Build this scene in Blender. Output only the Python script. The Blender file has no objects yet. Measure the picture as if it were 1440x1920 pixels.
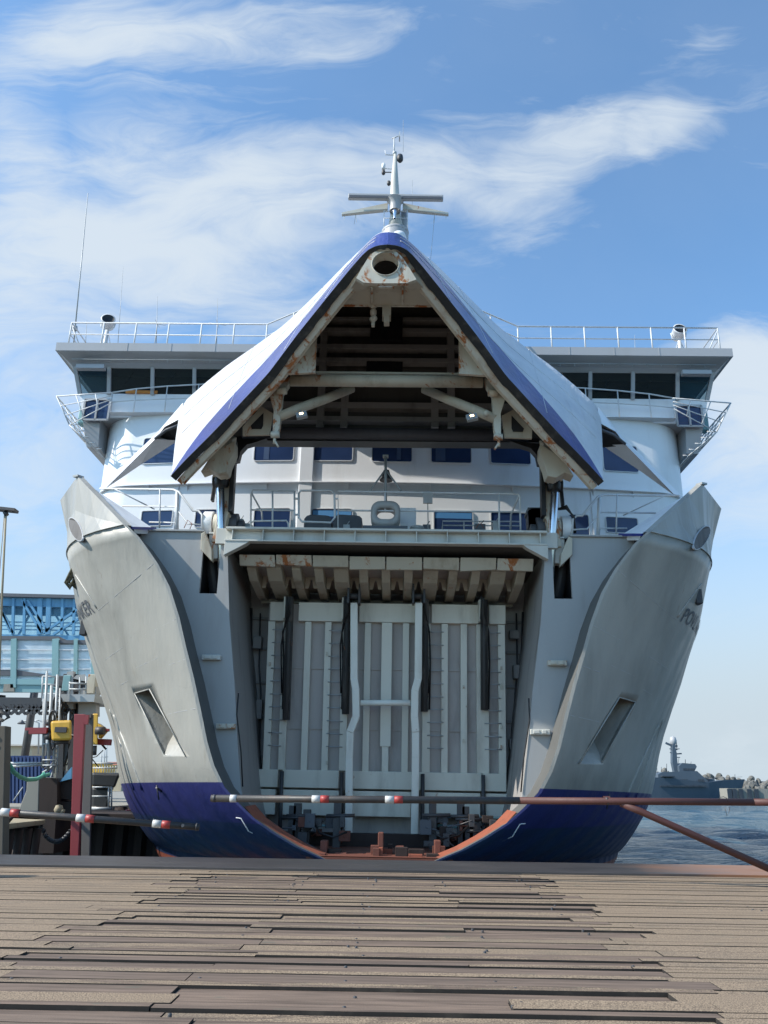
import bpy, math, random
from mathutils import Vector, Matrix, Euler
random.seed(7)
R = math.radians
SC = bpy.context.scene
COL = SC.collection

# ------------------------------------------------------------------ camera
PITCH, ROLL, YAW = 19.1, 0.75, 1.05
CAMX = 0.4
cam_d = bpy.data.cameras.new('camera'); cam = bpy.data.objects.new('camera', cam_d); COL.objects.link(cam)
cam_d.sensor_fit = 'VERTICAL'; cam_d.sensor_height = 36.0; cam_d.lens = 36.0*1500/1920
cam_d.clip_start = 0.1; cam_d.clip_end = 20000
CAM_M = Matrix.Translation((CAMX, 0, 0)) @ Matrix.Rotation(R(YAW), 4, 'Z') @ Matrix.Rotation(R(90+PITCH), 4, 'X') @ Matrix.Rotation(R(ROLL), 4, 'Z')
cam.matrix_world = CAM_M
SC.camera = cam

# ------------------------------------------------------------------ sun and exposure
SUNV = Vector((-0.74, -0.21, 0.63)).normalized()
sl = bpy.data.lights.new('sun', 'SUN'); sl.energy = 4.6; sl.angle = R(0.5); sl.color = (1.0, 0.95, 0.86)
so = bpy.data.objects.new('sun', sl); COL.objects.link(so)
so.rotation_euler = SUNV.to_track_quat('Z', 'Y').to_euler()
SC.view_settings.view_transform = 'Standard'; SC.view_settings.look = 'None'
SC.view_settings.exposure = 0.42; SC.view_settings.gamma = 1.0; SC.view_settings.use_curve_mapping = False

# ------------------------------------------------------------------ node helpers
def NT(tree):
    def n(kind, **kw):
        nd = tree.nodes.new(kind)
        ins = kw.pop('ins', {})
        for k, v in kw.items(): setattr(nd, k, v)
        for k, v in ins.items():
            if isinstance(v, bpy.types.NodeSocket): tree.links.new(v, nd.inputs[k])
            else: nd.inputs[k].default_value = v
        return nd
    return n
def M_(n, op, a, b=0.0, c=0.0, clamp=False):
    nd = n('ShaderNodeMath', operation=op, use_clamp=clamp, ins={0: a, 1: b, 2: c}); return nd.outputs[0]
def mixc(n, f, a, b):
    nd = n('ShaderNodeMix', data_type='RGBA', ins={0: f, 6: a, 7: b}); return nd.outputs[2]
def c4(c): return (c[0], c[1], c[2], 1.0)
def smooth(n, v, a, b, lo=0.0, hi=1.0):
    nd = n('ShaderNodeMapRange', interpolation_type='SMOOTHSTEP', ins={0: v, 1: a, 2: b, 3: lo, 4: hi}); return nd.outputs[0]
def noise(n, vec, scale, detail=4, rough=0.55, stretch=None, dist=0.0):
    if stretch:
        vec = n('ShaderNodeMapping', ins={0: vec, 3: stretch}).outputs[0]
    return n('ShaderNodeTexNoise', ins={'Vector': vec, 'Scale': scale, 'Detail': detail, 'Roughness': rough, 'Distortion': dist}).outputs[0]

MATS = {}
def mat(name):
    m = bpy.data.materials.new(name); m.use_nodes = True
    t = m.node_tree; t.nodes.clear(); n = NT(t)
    out = n('ShaderNodeOutputMaterial'); b = n('ShaderNodeBsdfPrincipled')
    t.links.new(b.outputs[0], out.inputs[0]); MATS[name] = m
    return m, t, n, b
def paint(name, col, rough=0.45, dirt=(0.25, 0.2, 0.15), amount=0.25, scale=1.5, streak=True, rust=0.0, bump=0.02, metal=0.0, rustcol=(0.24, 0.085, 0.028), coat=0.0):
    """paint with grime, optional rust patches with shape of their own"""
    m, t, n, b = mat(name)
    tc = n('ShaderNodeTexCoord').outputs['Object']
    d = noise(n, tc, scale, 6, 0.65, (1, 1, 0.18) if streak else None)
    f = M_(n, 'MULTIPLY', smooth(n, d, 0.48, 0.78), amount)
    fine = noise(n, tc, scale*14, 3, 0.6)
    base = mixc(n, M_(n, 'MULTIPLY', fine, 0.12), c4(col), c4([k*0.72 for k in col]))
    base = mixc(n, f, base, c4(dirt))
    rg = M_(n, 'ADD', M_(n, 'MULTIPLY', d, 0.25), rough-0.12)
    if rust > 0:
        r1 = noise(n, tc, 2.3, 8, 0.7, (1, 1, 0.6), 0.6)
        rf = smooth(n, r1, 0.72-rust*0.3, 0.80-rust*0.3)
        base = mixc(n, rf, base, mixc(n, fine, c4(rustcol), c4([k*1.9 for k in rustcol])))
        rg = M_(n, 'MULTIPLY_ADD', rf, 0.35, rg, True)
    t.links.new(base, b.inputs['Base Color']); t.links.new(rg, b.inputs['Roughness'])
    b.inputs['Metallic'].default_value = metal
    if coat: b.inputs['Coat Weight'].default_value = coat; b.inputs['Coat Roughness'].default_value = 0.12
    if bump:
        bp = n('ShaderNodeBump', ins={'Strength': 0.25, 'Distance': bump, 'Height': M_(n, 'ADD', d, M_(n, 'MULTIPLY', fine, 0.2))})
        t.links.new(bp.outputs[0], b.inputs['Normal'])
    return m

paint('white', (0.82, 0.825, 0.84), 0.4, (0.42, 0.38, 0.33), 0.35, 0.8, coat=0.15)
paint('bridge_grey', (0.41, 0.41, 0.42), 0.45, (0.3, 0.28, 0.25), 0.3, 0.8)
paint('offwhite', (0.56, 0.55, 0.50), 0.45, (0.25, 0.2, 0.15), 0.5, 1.2, rust=0.28)
paint('bulkhead', (0.36, 0.36, 0.355), 0.5, (0.2, 0.17, 0.14), 0.45, 0.9, rust=0.1)
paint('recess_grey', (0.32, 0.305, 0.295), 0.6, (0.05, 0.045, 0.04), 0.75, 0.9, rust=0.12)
paint('cream_rust', (0.56, 0.52, 0.43), 0.55, (0.26, 0.13, 0.06), 0.7, 1.6, rust=0.66)
paint('arm_white', (0.76, 0.75, 0.68), 0.45, (0.3, 0.22, 0.15), 0.45, 1.6, rust=0.3)
paint('cream', (0.50, 0.46, 0.37), 0.55, (0.18, 0.11, 0.06), 0.6, 1.6, rust=0.38)
paint('ramp_panel', (0.42, 0.385, 0.365), 0.55, (0.1, 0.09, 0.085), 0.5, 0.9, rust=0.05)
paint('ramp_beam', (0.70, 0.675, 0.59), 0.5, (0.24, 0.2, 0.15), 0.5, 1.2, rust=0.22)
paint('dark_inside', (0.10, 0.095, 0.085), 0.7, (0.03, 0.025, 0.02), 0.7, 1.0, rust=0.05)  # visor inside: grey-beige paint darkened, its shade put into the colour
paint('black', (0.012, 0.012, 0.014), 0.5, (0.05, 0.045, 0.04), 0.5, 3.0, streak=False)
paint('greasy', (0.028, 0.025, 0.024), 0.6, (0.16, 0.14, 0.12), 0.8, 2.5, rust=0.25)
paint('rubber', (0.015, 0.015, 0.015), 0.65, (0.12, 0.10, 0.08), 0.6, 3.0, streak=False, bump=0.05)
paint('galv', (0.38, 0.40, 0.41), 0.5, (0.2, 0.18, 0.15), 0.4, 2.0, metal=0.25)
paint('rail_white', (0.62, 0.63, 0.64), 0.4, (0.3, 0.25, 0.2), 0.4, 3.0)
paint('grey_dark', (0.09, 0.095, 0.11), 0.55, (0.04, 0.04, 0.04), 0.4, 2.0)
paint('steel_dark', (0.05, 0.05, 0.055), 0.5, (0.12, 0.07, 0.04), 0.5, 2.0)
paint('chrome', (0.6, 0.62, 0.66), 0.18, (0.2, 0.15, 0.1), 0.2, 2.0, metal=0.95)
paint('red_floor', (0.15, 0.048, 0.03), 0.7, (0.07, 0.03, 0.02), 0.7, 2.5, streak=False, rust=0.1)
paint('red_lead', (0.30, 0.085, 0.045), 0.75, (0.1, 0.04, 0.03), 0.8, 4.0, streak=False, rust=0.2)
paint('red_post', (0.27, 0.04, 0.045), 0.5, (0.08, 0.03, 0.03), 0.5, 1.5)
paint('pile_grey', (0.13, 0.12, 0.115), 0.75, (0.04, 0.035, 0.03), 0.7, 1.5)
paint('concrete', (0.27, 0.255, 0.22), 0.85, (0.1, 0.09, 0.075), 0.7, 2.0)
paint('wood_old', (0.13, 0.105, 0.08), 0.85, (0.03, 0.028, 0.025), 0.7, 3.0)
paint('wood_pale', (0.33, 0.28, 0.19), 0.85, (0.15, 0.1, 0.07), 0.6, 3.0)
paint('yellow', (0.62, 0.36, 0.04), 0.4, (0.16, 0.1, 0.04), 0.5, 2.0, rust=0.1)
paint('teal_steel', (0.20, 0.36, 0.38), 0.5, (0.15, 0.2, 0.2), 0.3, 1.5)
paint('blue_steel', (0.10, 0.28, 0.46), 0.45, (0.05, 0.12, 0.2), 0.4, 1.5)
paint('blue_box', (0.022, 0.05, 0.15), 0.55, (0.02, 0.03, 0.06), 0.5, 1.0)
paint('brown_sheet', (0.028, 0.016, 0.013), 0.8, (0.012, 0.01, 0.01), 0.7, 1.5, rust=0.05)
paint('return_grey', (0.115, 0.115, 0.11), 0.6, (0.06, 0.05, 0.04), 0.5, 1.2, rust=0.15)
paint('navy_grey', (0.07, 0.095, 0.125), 0.5, (0.1, 0.12, 0.15), 0.4, 0.2)
paint('navy_dark', (0.035, 0.045, 0.06), 0.5)
paint('rope_green', (0.12, 0.42, 0.30), 0.8, bump=0.02, streak=False)
paint('rope_brown', (0.12, 0.11, 0.07), 0.9, (0.03, 0.03, 0.02), 0.8, 9.0, streak=False, bump=0.05)
paint('band_white', (0.50, 0.50, 0.49), 0.45, (0.2, 0.16, 0.12), 0.6, 4.0, streak=False)
paint('band_red', (0.36, 0.04, 0.035), 0.45, (0.2, 0.05, 0.04), 0.5, 4.0, streak=False)
paint('pole_black', (0.035, 0.033, 0.033), 0.5, (0.13, 0.08, 0.055), 0.6, 4.0, streak=False, rust=0.06)
paint('pole_red', (0.085, 0.03, 0.025), 0.6, (0.07, 0.03, 0.025), 0.7, 4.0, streak=False, rust=0.25)
paint('cream_wall', (0.50, 0.44, 0.32), 0.8, (0.3, 0.26, 0.2), 0.4, 0.5)
paint('roof_red', (0.35, 0.12, 0.08), 0.8)
paint('blue_line', (0.02, 0.035, 0.24), 0.4)
paint('lens', (0.25, 0.3, 0.35), 0.15, coat=0.5)
paint('pane_reflection', (0.05, 0.09, 0.18), 0.5, streak=False)
paint('orange', (0.6, 0.22, 0.03), 0.6, streak=False)
paint('lettering', (0.10, 0.105, 0.12), 0.5, (0.1, 0.1, 0.1), 0.3, 2.0)

def glass(name, col, rough=0.08, trans=0.0):
    m, t, n, b = mat(name)
    tc = n('ShaderNodeTexCoord').outputs['Object']
    d = noise(n, tc, 1.7, 3, 0.5)
    t.links.new(mixc(n, d, c4(col), c4([k*1.8 for k in col])), b.inputs['Base Color'])
    b.inputs['Roughness'].default_value = rough
    if trans:
        tr = n('ShaderNodeBsdfTransparent', ins={0: (0.78, 0.93, 0.98, 1)})
        mx = n('ShaderNodeMixShader', ins={0: trans, 1: b.outputs[0], 2: tr.outputs[0]})
        t.links.new(mx.outputs[0], t.nodes['Material Output'].inputs[0])
    bp = n('ShaderNodeBump', ins={'Strength': 0.1, 'Distance': 0.05, 'Height': noise(n, tc, 0.9, 1)})
    t.links.new(bp.outputs[0], b.inputs['Normal'])
glass('glass_blue', (0.018, 0.034, 0.085))
glass('glass_dark', (0.006, 0.007, 0.009), 0.04, 0.35)
glass('glass_pale', (0.02, 0.06, 0.09), 0.05, 0.55)
glass('glass_gangway', (0.35, 0.60, 0.72), 0.3, 0.80)
glass('glass_walk', (0.42, 0.50, 0.56), 0.3, 0.25)
m, t, n, b = mat('lamp_glow'); b.inputs['Emission Color'].default_value = (1, 0.72, 0.34, 1); b.inputs['Emission Strength'].default_value = 7.0
m, t, n, b = mat('blind'); b.inputs['Base Color'].default_value = (0.08, 0.25, 0.5, 1)

# ---- hull paint: local z (0 = water) decides white / violet blue / dark blue / red
Z0 = 6.8
def hull_mat(name, visor=False):
    m, t, n, b = mat(name)
    tc = n('ShaderNodeTexCoord').outputs['Object']
    sx = n('ShaderNodeSeparateXYZ', ins={0: tc}); z = sx.outputs[2]
    d = noise(n, tc, 0.55, 6, 0.62, (1, 1, 0.22), 0.4)
    fine = noise(n, tc, 9, 4, 0.6)
    plate = noise(n, tc, 0.35, 2, 0.5)
    white = mixc(n, smooth(n, d, 0.42, 0.72), (0.35, 0.335, 0.30, 1), (0.235, 0.228, 0.205, 1))
    white = mixc(n, M_(n, 'MULTIPLY', fine, 0.25), white, (0.30, 0.29, 0.26, 1))
    streak = noise(n, tc, 2.4, 5, 0.7, (1, 1, 0.035))
    white = mixc(n, M_(n, 'MULTIPLY', smooth(n, streak, 0.6, 0.74), 0.4), white, (0.22, 0.19, 0.14, 1))
    # water splash film running up the forebody
    splash = noise(n, tc, 3.2, 4, 0.6, (1.0, 1.0, 0.12))
    navy = mixc(n, smooth(n, d, 0.4, 0.7), (0.012, 0.024, 0.085, 1), (0.018, 0.036, 0.075, 1))
    viol = mixc(n, M_(n, 'MULTIPLY', fine, 0.4), (0.022, 0.024, 0.125, 1), (0.022, 0.026, 0.10, 1))
    red = mixc(n, fine, (0.30, 0.08, 0.045, 1), (0.16, 0.05, 0.035, 1))
    c = mixc(n, smooth(n, z, 0.88, 0.90), red, navy)
    c = mixc(n, smooth(n, z, 2.12, 2.14), c, viol)  # violet over dark blue: a change of reflection put into the colour
    line = M_(n, 'MULTIPLY_ADD', sx.outputs[1], -0.012, 3.03)
    c = mixc(n, smooth(n, M_(n, 'SUBTRACT', z, line), 0.0, 0.015), c, white)
    scr = noise(n, tc, 1.3, 9, 0.75, (1.0, 0.5, 2.4), 1.2)
    c = mixc(n, M_(n, 'MULTIPLY', smooth(n, scr, 0.62, 0.70), 0.35), c, (0.22, 0.21, 0.19, 1))
    rn_ = noise(n, tc, 1.7, 7, 0.7, (1.2, 1.2, 0.05), 0.1)
    c = mixc(n, M_(n, 'MULTIPLY', smooth(n, rn_, 0.66, 0.74), 0.45), c, (0.13, 0.07, 0.035, 1))
    t.links.new(c, b.inputs['Base Color'])
    t.links.new(M_(n, 'MULTIPLY_ADD', splash, 0.35, 0.28), b.inputs['Roughness'])
    # welded shell plating: slight dents between frames
    fr = n('ShaderNodeTexWave', wave_type='BANDS', bands_direction='Y', ins={'Vector': tc, 'Scale': 0.42, 'Distortion': 0.6, 'Detail': 1})
    h = M_(n, 'ADD', M_(n, 'MULTIPLY', fr.outputs[1], 0.45), plate)
    bp = n('ShaderNodeBump', ins={'Strength': 0.8, 'Distance': 0.085, 'Height': M_(n, 'ADD', h, M_(n, 'MULTIPLY', splash, 0.35))})
    t.links.new(bp.outputs[0], b.inputs['Normal'])
    b.inputs['Coat Weight'].default_value = 0.08; b.inputs['Coat Roughness'].default_value = 0.25
hull_mat('hull_paint')
def skin_mat(name, col, col2):
    m, t, n, b = mat(name)
    tc = n('ShaderNodeTexCoord').outputs['Object']
    d = noise(n, tc, 1.1, 5, 0.6, (0.5, 0.5, 0.5)); fine = noise(n, tc, 12, 4, 0.6)
    c = mixc(n, smooth(n, d, 0.45, 0.7), c4(col), c4(col2))
    sc = noise(n, tc, 5, 6, 0.75, (0.5, 2.2, 0.5), 1.5)
    c = mixc(n, M_(n, 'MULTIPLY', smooth(n, sc, 0.66, 0.7), 0.6), c, (0.6, 0.62, 0.7, 1))
    t.links.new(c, b.inputs['Base Color'])
    t.links.new(M_(n, 'MULTIPLY_ADD', d, 0.3, 0.27), b.inputs['Roughness'])
    rip = noise(n, tc, 1.6, 2, 0.5, (1.6, 0.25, 0.5))
    rip2 = noise(n, tc, 3.4, 3, 0.6, (1.6, 0.18, 1.4))
    bp = n('ShaderNodeBump', ins={'Strength': 0.8, 'Distance': 0.10, 'Height': M_(n, 'ADD', M_(n, 'ADD', rip, M_(n, 'MULTIPLY', rip2, 0.4)), M_(n, 'MULTIPLY', fine, 0.03))})
    t.links.new(bp.outputs[0], b.inputs['Normal'])
    b.inputs['Coat Weight'].default_value = 0.25; b.inputs['Coat Roughness'].default_value = 0.15
skin_mat('visor_white', (0.64, 0.64, 0.65), (0.55, 0.555, 0.58))
skin_mat('visor_blue', (0.028, 0.042, 0.22), (0.018, 0.028, 0.15))

# ------------------------------------------------------------------ world sky
def U(px, py, Y):
    """world point seen at photo pixel (px,py) lying at world depth Y"""
    d = CAM_M.to_3x3() @ Vector(((px-720)/1500.0, (960-py)/1500.0, -1.0))
    return Vector((CAMX, 0, 0)) + d*(Y/d.y)
W = bpy.data.worlds.new('World'); SC.world = W; W.use_nodes = True
t = W.node_tree; t.nodes.clear(); n = NT(t)
sky = n('ShaderNodeTexSky', sky_type='NISHITA', sun_disc=False, sun_elevation=math.asin(SUNV.z), sun_rotation=math.atan2(SUNV.x, SUNV.y),
        altitude=0, air_density=1.0, dust_density=0.6, ozone_density=2.2)
tc = n('ShaderNodeTexCoord').outputs['Generated']
sp = n('ShaderNodeSeparateXYZ', ins={0: tc})
yy = M_(n, 'MAXIMUM', M_(n, 'ABSOLUTE', sp.outputs[1]), 0.12)
gx = M_(n, 'DIVIDE', sp.outputs[0], yy); gz = M_(n, 'DIVIDE', sp.outputs[2], yy)
g = n('ShaderNodeCombineXYZ', ins={0: gx, 1: gz, 2: 0.0}).outputs[0]
wv = n('ShaderNodeTexNoise', ins={'Vector': g, 'Scale': 2.6, 'Detail': 4, 'Roughness': 0.55})
off = n('ShaderNodeVectorMath', operation='SUBTRACT', ins={0: wv.outputs[1], 1: (0.5, 0.5, 0.5)}).outputs[0]
off = n('ShaderNodeVectorMath', operation='SCALE', ins={0: off, 3: 0.16}).outputs[0]
gw = n('ShaderNodeVectorMath', operation='ADD', ins={0: g, 1: off}).outputs[0]
blobs = [ # px, py, rx, ry, angle(deg, ccw), strength
 (420, 40, 420, 90, 0, 1.0), (140, 70, 300, 95, -8, 0.8), (620, 75, 190, 40, 12, 0.5),
 (20, 220, 120, 160, 20, 0.75),
 (200, 400, 430, 190, -8, 0.9), (420, 300, 320, 130, -25, 0.8), (60, 520, 360, 170, 0, 1.0), (420, 500, 350, 180, -20, 0.75),
 (640, 320, 300, 110, -12, 0.75), (900, 300, 330, 120, 12, 1.0), (1130, 240, 230, 85, 22, 1.0), (1270, 230, 110, 70, 30, 0.9), (960, 390, 190, 90, -15, 0.75),
 (1330, 60, 180, 50, 25, 0.5), (1440, 800, 290, 220, 0, 1.8), (1390, 670, 190, 80, 10, 1.0), (0, 800, 360, 260, 0, 0.8), (560, 600, 220, 60, 10, 0.4), (100, 560, 620, 480, 0, 0.22),
]
tot = None
for (px, py, rx, ry, an, st) in blobs:
    c = U(px, py, 1.0); a = math.radians(an)
    e1 = U(px+rx*math.cos(a), py-rx*math.sin(a), 1.0)-c; e2 = U(px-ry*math.sin(a), py-ry*math.cos(a), 1.0)-c
    mp = n('ShaderNodeMapping', vector_type='TEXTURE', ins={0: gw, 1: (c.x-CAMX, c.z, 0), 2: (0, 0, math.atan2(e1.z, e1.x)), 3: (math.hypot(e1.x, e1.z), math.hypot(e2.x, e2.z), 1)})
    gr = n('ShaderNodeTexGradient', gradient_type='SPHERICAL', ins={0: mp.outputs[0]})
    v = M_(n, 'MULTIPLY', M_(n, 'POWER', gr.outputs[1], 0.8), st)
    tot = v if tot is None else M_(n, 'ADD', tot, v)
fib = n('ShaderNodeMapping', ins={0: gw, 2: (0, 0, R(-24)), 3: (1.0, 3.0, 1)}).outputs[0]
f1 = n('ShaderNodeTexNoise', ins={'Vector': fib, 'Scale': 3.6, 'Detail': 10, 'Roughness': 0.64, 'Distortion': 0.9}).outputs[0]
f2 = n('ShaderNodeTexNoise', ins={'Vector': gw, 'Scale': 2.2, 'Detail': 7, 'Roughness': 0.55}).outputs[0]
den = M_(n, 'ADD', M_(n, 'MULTIPLY', tot, 0.62), M_(n, 'MULTIPLY_ADD', f1, 1.4, M_(n, 'MULTIPLY_ADD', f2, 0.6, -0.28)))
den = smooth(n, den, 0.62, 1.72)
low = smooth(n, sp.outputs[2], 0.06, 0.46, 1.0, 0.0)
front = smooth(n, sp.outputs[1], -0.5, 0.25, 0.25, 1.0)  # clouds and haze thinned behind the camera to cut ambient light
den = M_(n, 'MAXIMUM', den, M_(n, 'MULTIPLY_ADD', f2, 0.16, 0.0))
den = M_(n, 'MULTIPLY', M_(n, 'MULTIPLY', den, 0.88), front)
low = M_(n, 'MULTIPLY', low, front)
SKYK = 0.13
ccol = n('ShaderNodeRGB'); ccol.outputs[0].default_value = (0.56/SKYK, 0.62/SKYK, 0.67/SKYK, 1)
skc = n('ShaderNodeMix', data_type='RGBA', blend_type='MULTIPLY', ins={0: 1.0, 6: sky.outputs[0], 7: (0.98, 1.36, 1.50, 1)}).outputs[2]
hcol = n('ShaderNodeRGB'); hcol.outputs[0].default_value = (0.44/SKYK, 0.52/SKYK, 0.58/SKYK, 1)
colr = mixc(n, low, skc, hcol.outputs[0])
colr = mixc(n, den, colr, ccol.outputs[0])
bg = n('ShaderNodeBackground', ins={0: colr, 1: SKYK})
ow = n('ShaderNodeOutputWorld'); t.links.new(bg.outputs[0], ow.inputs[0])

# ------------------------------------------------------------------ mesh builder
class MB:
    def __init__(s): s.v = []; s.f = []; s.m = []; s.smooth = []; s.sm = False; s.mi = 0
    def quad(s, *p):
        i = len(s.v); s.v += [Vector(q) for q in p]; s.f.append(tuple(range(i, i+len(p)))); s.m.append(s.mi); s.smooth.append(s.sm); return s
    def add(s, vs, fs, sm=False):
        i = len(s.v); s.v += [Vector(q) for q in vs]
        for f in fs: s.f.append(tuple(i+k for k in f)); s.m.append(s.mi); s.smooth.append(sm)
        return s
    def hexa(s, a, b):  # two quads (4 pts each), a and b corresponding
        return s.add(list(a)+list(b), [(3, 2, 1, 0), (4, 5, 6, 7), (0, 1, 5, 4), (1, 2, 6, 5), (2, 3, 7, 6), (3, 0, 4, 7)])
    def box(s, x0, x1, y0, y1, z0, z1, M=None):
        a = [(x0, y0, z0), (x1, y0, z0), (x1, y1, z0), (x0, y1, z0)]; b = [(x, y, z1) for x, y, _ in a]
        a = [Vector(p) for p in a]; b = [Vector(p) for p in b]
        if M: a = [M @ p for p in a]; b = [M @ p for p in b]
        return s.hexa(a, b)
    def beam(s, p, q, w, h, up=(0, 0, 1)):  # box section from p to q
        p = Vector(p); q = Vector(q); d = (q-p).normalized(); u = Vector(up)
        if abs(d.dot(u)) > 0.98: u = Vector((0, 1, 0))
        r = d.cross(u).normalized()*w/2; k = r.cross(d).normalized()*h/2
        return s.hexa([p-r-k, p+r-k, p+r+k, p-r+k], [q-r-k, q+r-k, q+r+k, q-r+k])
    def tube(s, pts, r, n=8, cap=True):
        pts = [Vector(p) for p in pts]; rr = r if isinstance(r, (list, tuple)) else [r]*len(pts)
        vs = []; fs = []; prev = None
        for i, p in enumerate(pts):
            d = (pts[min(i+1, len(pts)-1)]-pts[max(i-1, 0)]).normalized()
            if prev is None:
                u = Vector((0, 0, 1)) if abs(d.z) < 0.9 else Vector((1, 0, 0)); a = d.cross(u).normalized()
            else: a = (prev-d*prev.dot(d)).normalized()
            prev = a; b = d.cross(a)
            for k in range(n):
                t_ = 2*math.pi*k/n; vs.append(p+(a*math.cos(t_)+b*math.sin(t_))*rr[i])
        for i in range(len(pts)-1):
            for k in range(n): fs.append((i*n+k, i*n+(k+1) % n, (i+1)*n+(k+1) % n, (i+1)*n+k))
        s.add(vs, fs, True)
        if cap:
            b0 = len(s.v)-len(vs)
            s.f.append(tuple(b0+k for k in reversed(range(n)))); s.f.append(tuple(b0+(len(pts)-1)*n+k for k in range(n)))
            s.m += [s.mi]*2; s.smooth += [False]*2
        return s
    def prism(s, poly, ext):  # poly list of Vector, ext Vector
        n_ = len(poly); e = Vector(ext); a = [Vector(p) for p in poly]
        return s.add(a+[p+e for p in a], [tuple(reversed(range(n_))), tuple(range(n_, 2*n_))]+[(i, (i+1) % n_, n_+(i+1) % n_, n_+i) for i in range(n_)])
    def loft(s, rows, sm=True, matf=None, closed=False):
        nr = len(rows); nc = len(rows[0]); i0 = len(s.v)
        for r_ in rows: s.v += [Vector(p) for p in r_]
        for i in range(nr-1):
            for j in range(nc-1+(1 if closed else 0)):
                j2 = (j+1) % nc
                s.f.append((i0+i*nc+j, i0+i*nc+j2, i0+(i+1)*nc+j2, i0+(i+1)*nc+j)); s.smooth.append(sm)
                s.m.append(matf(i, j) if matf else s.mi)
        return s
    def lathe(s, prof, c, axis=(0, 0, 1), n=20, sm=True):  # prof (r, h)
        q = Vector((0, 0, 1)).rotation_difference(Vector(axis)); c = Vector(c)
        rows = [[c+q @ Vector((r_*math.cos(2*math.pi*k/n), r_*math.sin(2*math.pi*k/n), h)) for k in range(n)] for r_, h in prof]
        return s.loft(rows, sm, closed=True)
    def mirror(s):
        i = len(s.v); nf = len(s.f)
        s.v += [Vector((-p.x, p.y, p.z)) for p in s.v]
        for k in range(nf):
            s.f.append(tuple(i+q for q in reversed(s.f[k]))); s.m.append(s.m[k]); s.smooth.append(s.smooth[k])
        return s
    def mirrored(s):
        o = MB(); o.v = [Vector((-p.x, p.y, p.z)) for p in s.v]; o.f = [tuple(reversed(f)) for f in s.f]; o.m = list(s.m); o.smooth = list(s.smooth); return o
    def build(s, name, mats, parent=None, org=None, bevel=0.0):
        me = bpy.data.meshes.new(name)
        if org is None: org = ORG.get(parent, Vector((0, 0, 0))) if parent else Vector((0, 0, 0))
        me.from_pydata([tuple(p-org) for p in s.v], [], s.f)
        if isinstance(mats, str): mats = [mats]
        for k in mats: me.materials.append(MATS[k])
        me.polygons.foreach_set('material_index', s.m); me.polygons.foreach_set('use_smooth', s.smooth)
        me.update()
        o = bpy.data.objects.new(name, me); COL.objects.link(o)
        if parent: o.parent = parent; ORG[o] = org
        else: o.location = org; ORG[o] = org
        if bevel:
            b_ = o.modifiers.new('bevel', 'BEVEL'); b_.width = bevel; b_.segments = 2; b_.limit_method = 'ANGLE'
        return o
ORG = {}
def thing(name, label, cat, loc, group=None):
    o = bpy.data.objects.new(name, None); COL.objects.link(o); o.location = loc; o.empty_display_size = 0.3
    o['label'] = label; o['category'] = cat
    if group: o['group'] = group
    ORG[o] = Vector(loc); return o
def tag(o, label, cat, group=None, kind=None):
    o['label'] = label; o['category'] = cat
    if group: o['group'] = group
    if kind: o['kind'] = kind
    return o
def struct(o): o['kind'] = 'structure'; return o
def both(mb, name, mats, parent, bevel=0.0):
    a = mb.build(name, mats, parent, bevel=bevel); b_ = mb.mirrored().build(name, mats, parent, bevel=bevel); return a, b_
def lerp(a, b, t_): return a+(b-a)*t_
def interp(x, xs, ys):
    if x <= xs[0]: return ys[0]
    for i in range(len(xs)-1):
        if x <= xs[i+1]: return lerp(ys[i], ys[i+1], (x-xs[i])/(xs[i+1]-xs[i]))
    return ys[-1]

# ================================================================== SETTING
WATER = -3.0; DECK = -1.5
# water: one sheet to the horizon, finely waved near the quay
def water():
    mb = MB(); rnd = random.Random(3)
    xs = [-6000, -2500, -1000, -400, -150, -80, -50]+[-40+i*0.55 for i in range(200)]+[70+i*3 for i in range(25)]+[150, 400, 1000, 2500, 6000]
    ys = [-200, -50, 0, 8, 14]+[18+i*0.5 for i in range(110)]+[73+i*2 for i in range(40)]+[155, 200, 300, 500, 900, 2000, 5000, 12000]
    ws = [(rnd.uniform(0.3, 2.4), rnd.uniform(-0.5, 0.5)+1.2, rnd.uniform(0, 6.28), rnd.uniform(0.018, 0.05)) for _ in range(16)]
    rows = []
    for y in ys:
        row = []
        for x in xs:
            z = 0
            if -42 < x < 145 and 16 < y < 150:
                for k, a, p, am in ws: z += am*math.sin(k*(x*math.cos(a)+y*math.sin(a))+p+0.6*math.sin(0.3*x+0.2*y))
            row.append((x, y, WATER+z))
        rows.append(row)
    mb.loft(rows, True)
    m, t, n, b = mat('water')
    tc = n('ShaderNodeNewGeometry').outputs[0]
    n1 = noise(n, tc, 0.9, 5, 0.6, (0.7, 1.5, 1), 0.8); n2 = noise(n, tc, 0.12, 3, 0.5, (0.6, 2.0, 1))
    foam = noise(n, tc, 2.6, 6, 0.7, (0.35, 1.4, 1), 0.6)
    c = mixc(n, n2, (0.012, 0.045, 0.085, 1), (0.02, 0.085, 0.12, 1))
    t.links.new(c, b.inputs['Base Color']); b.inputs['Roughness'].default_value = 0.12; b.inputs['IOR'].default_value = 1.33
    bp = n('ShaderNodeBump', ins={'Strength': 1.0, 'Distance': 0.6, 'Height': M_(n, 'ADD', n1, M_(n, 'MULTIPLY', foam, 0.35))})
    t.links.new(bp.outputs[0], b.inputs['Normal'])
    return struct(mb.build('sea_water', 'water'))
water()

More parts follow.
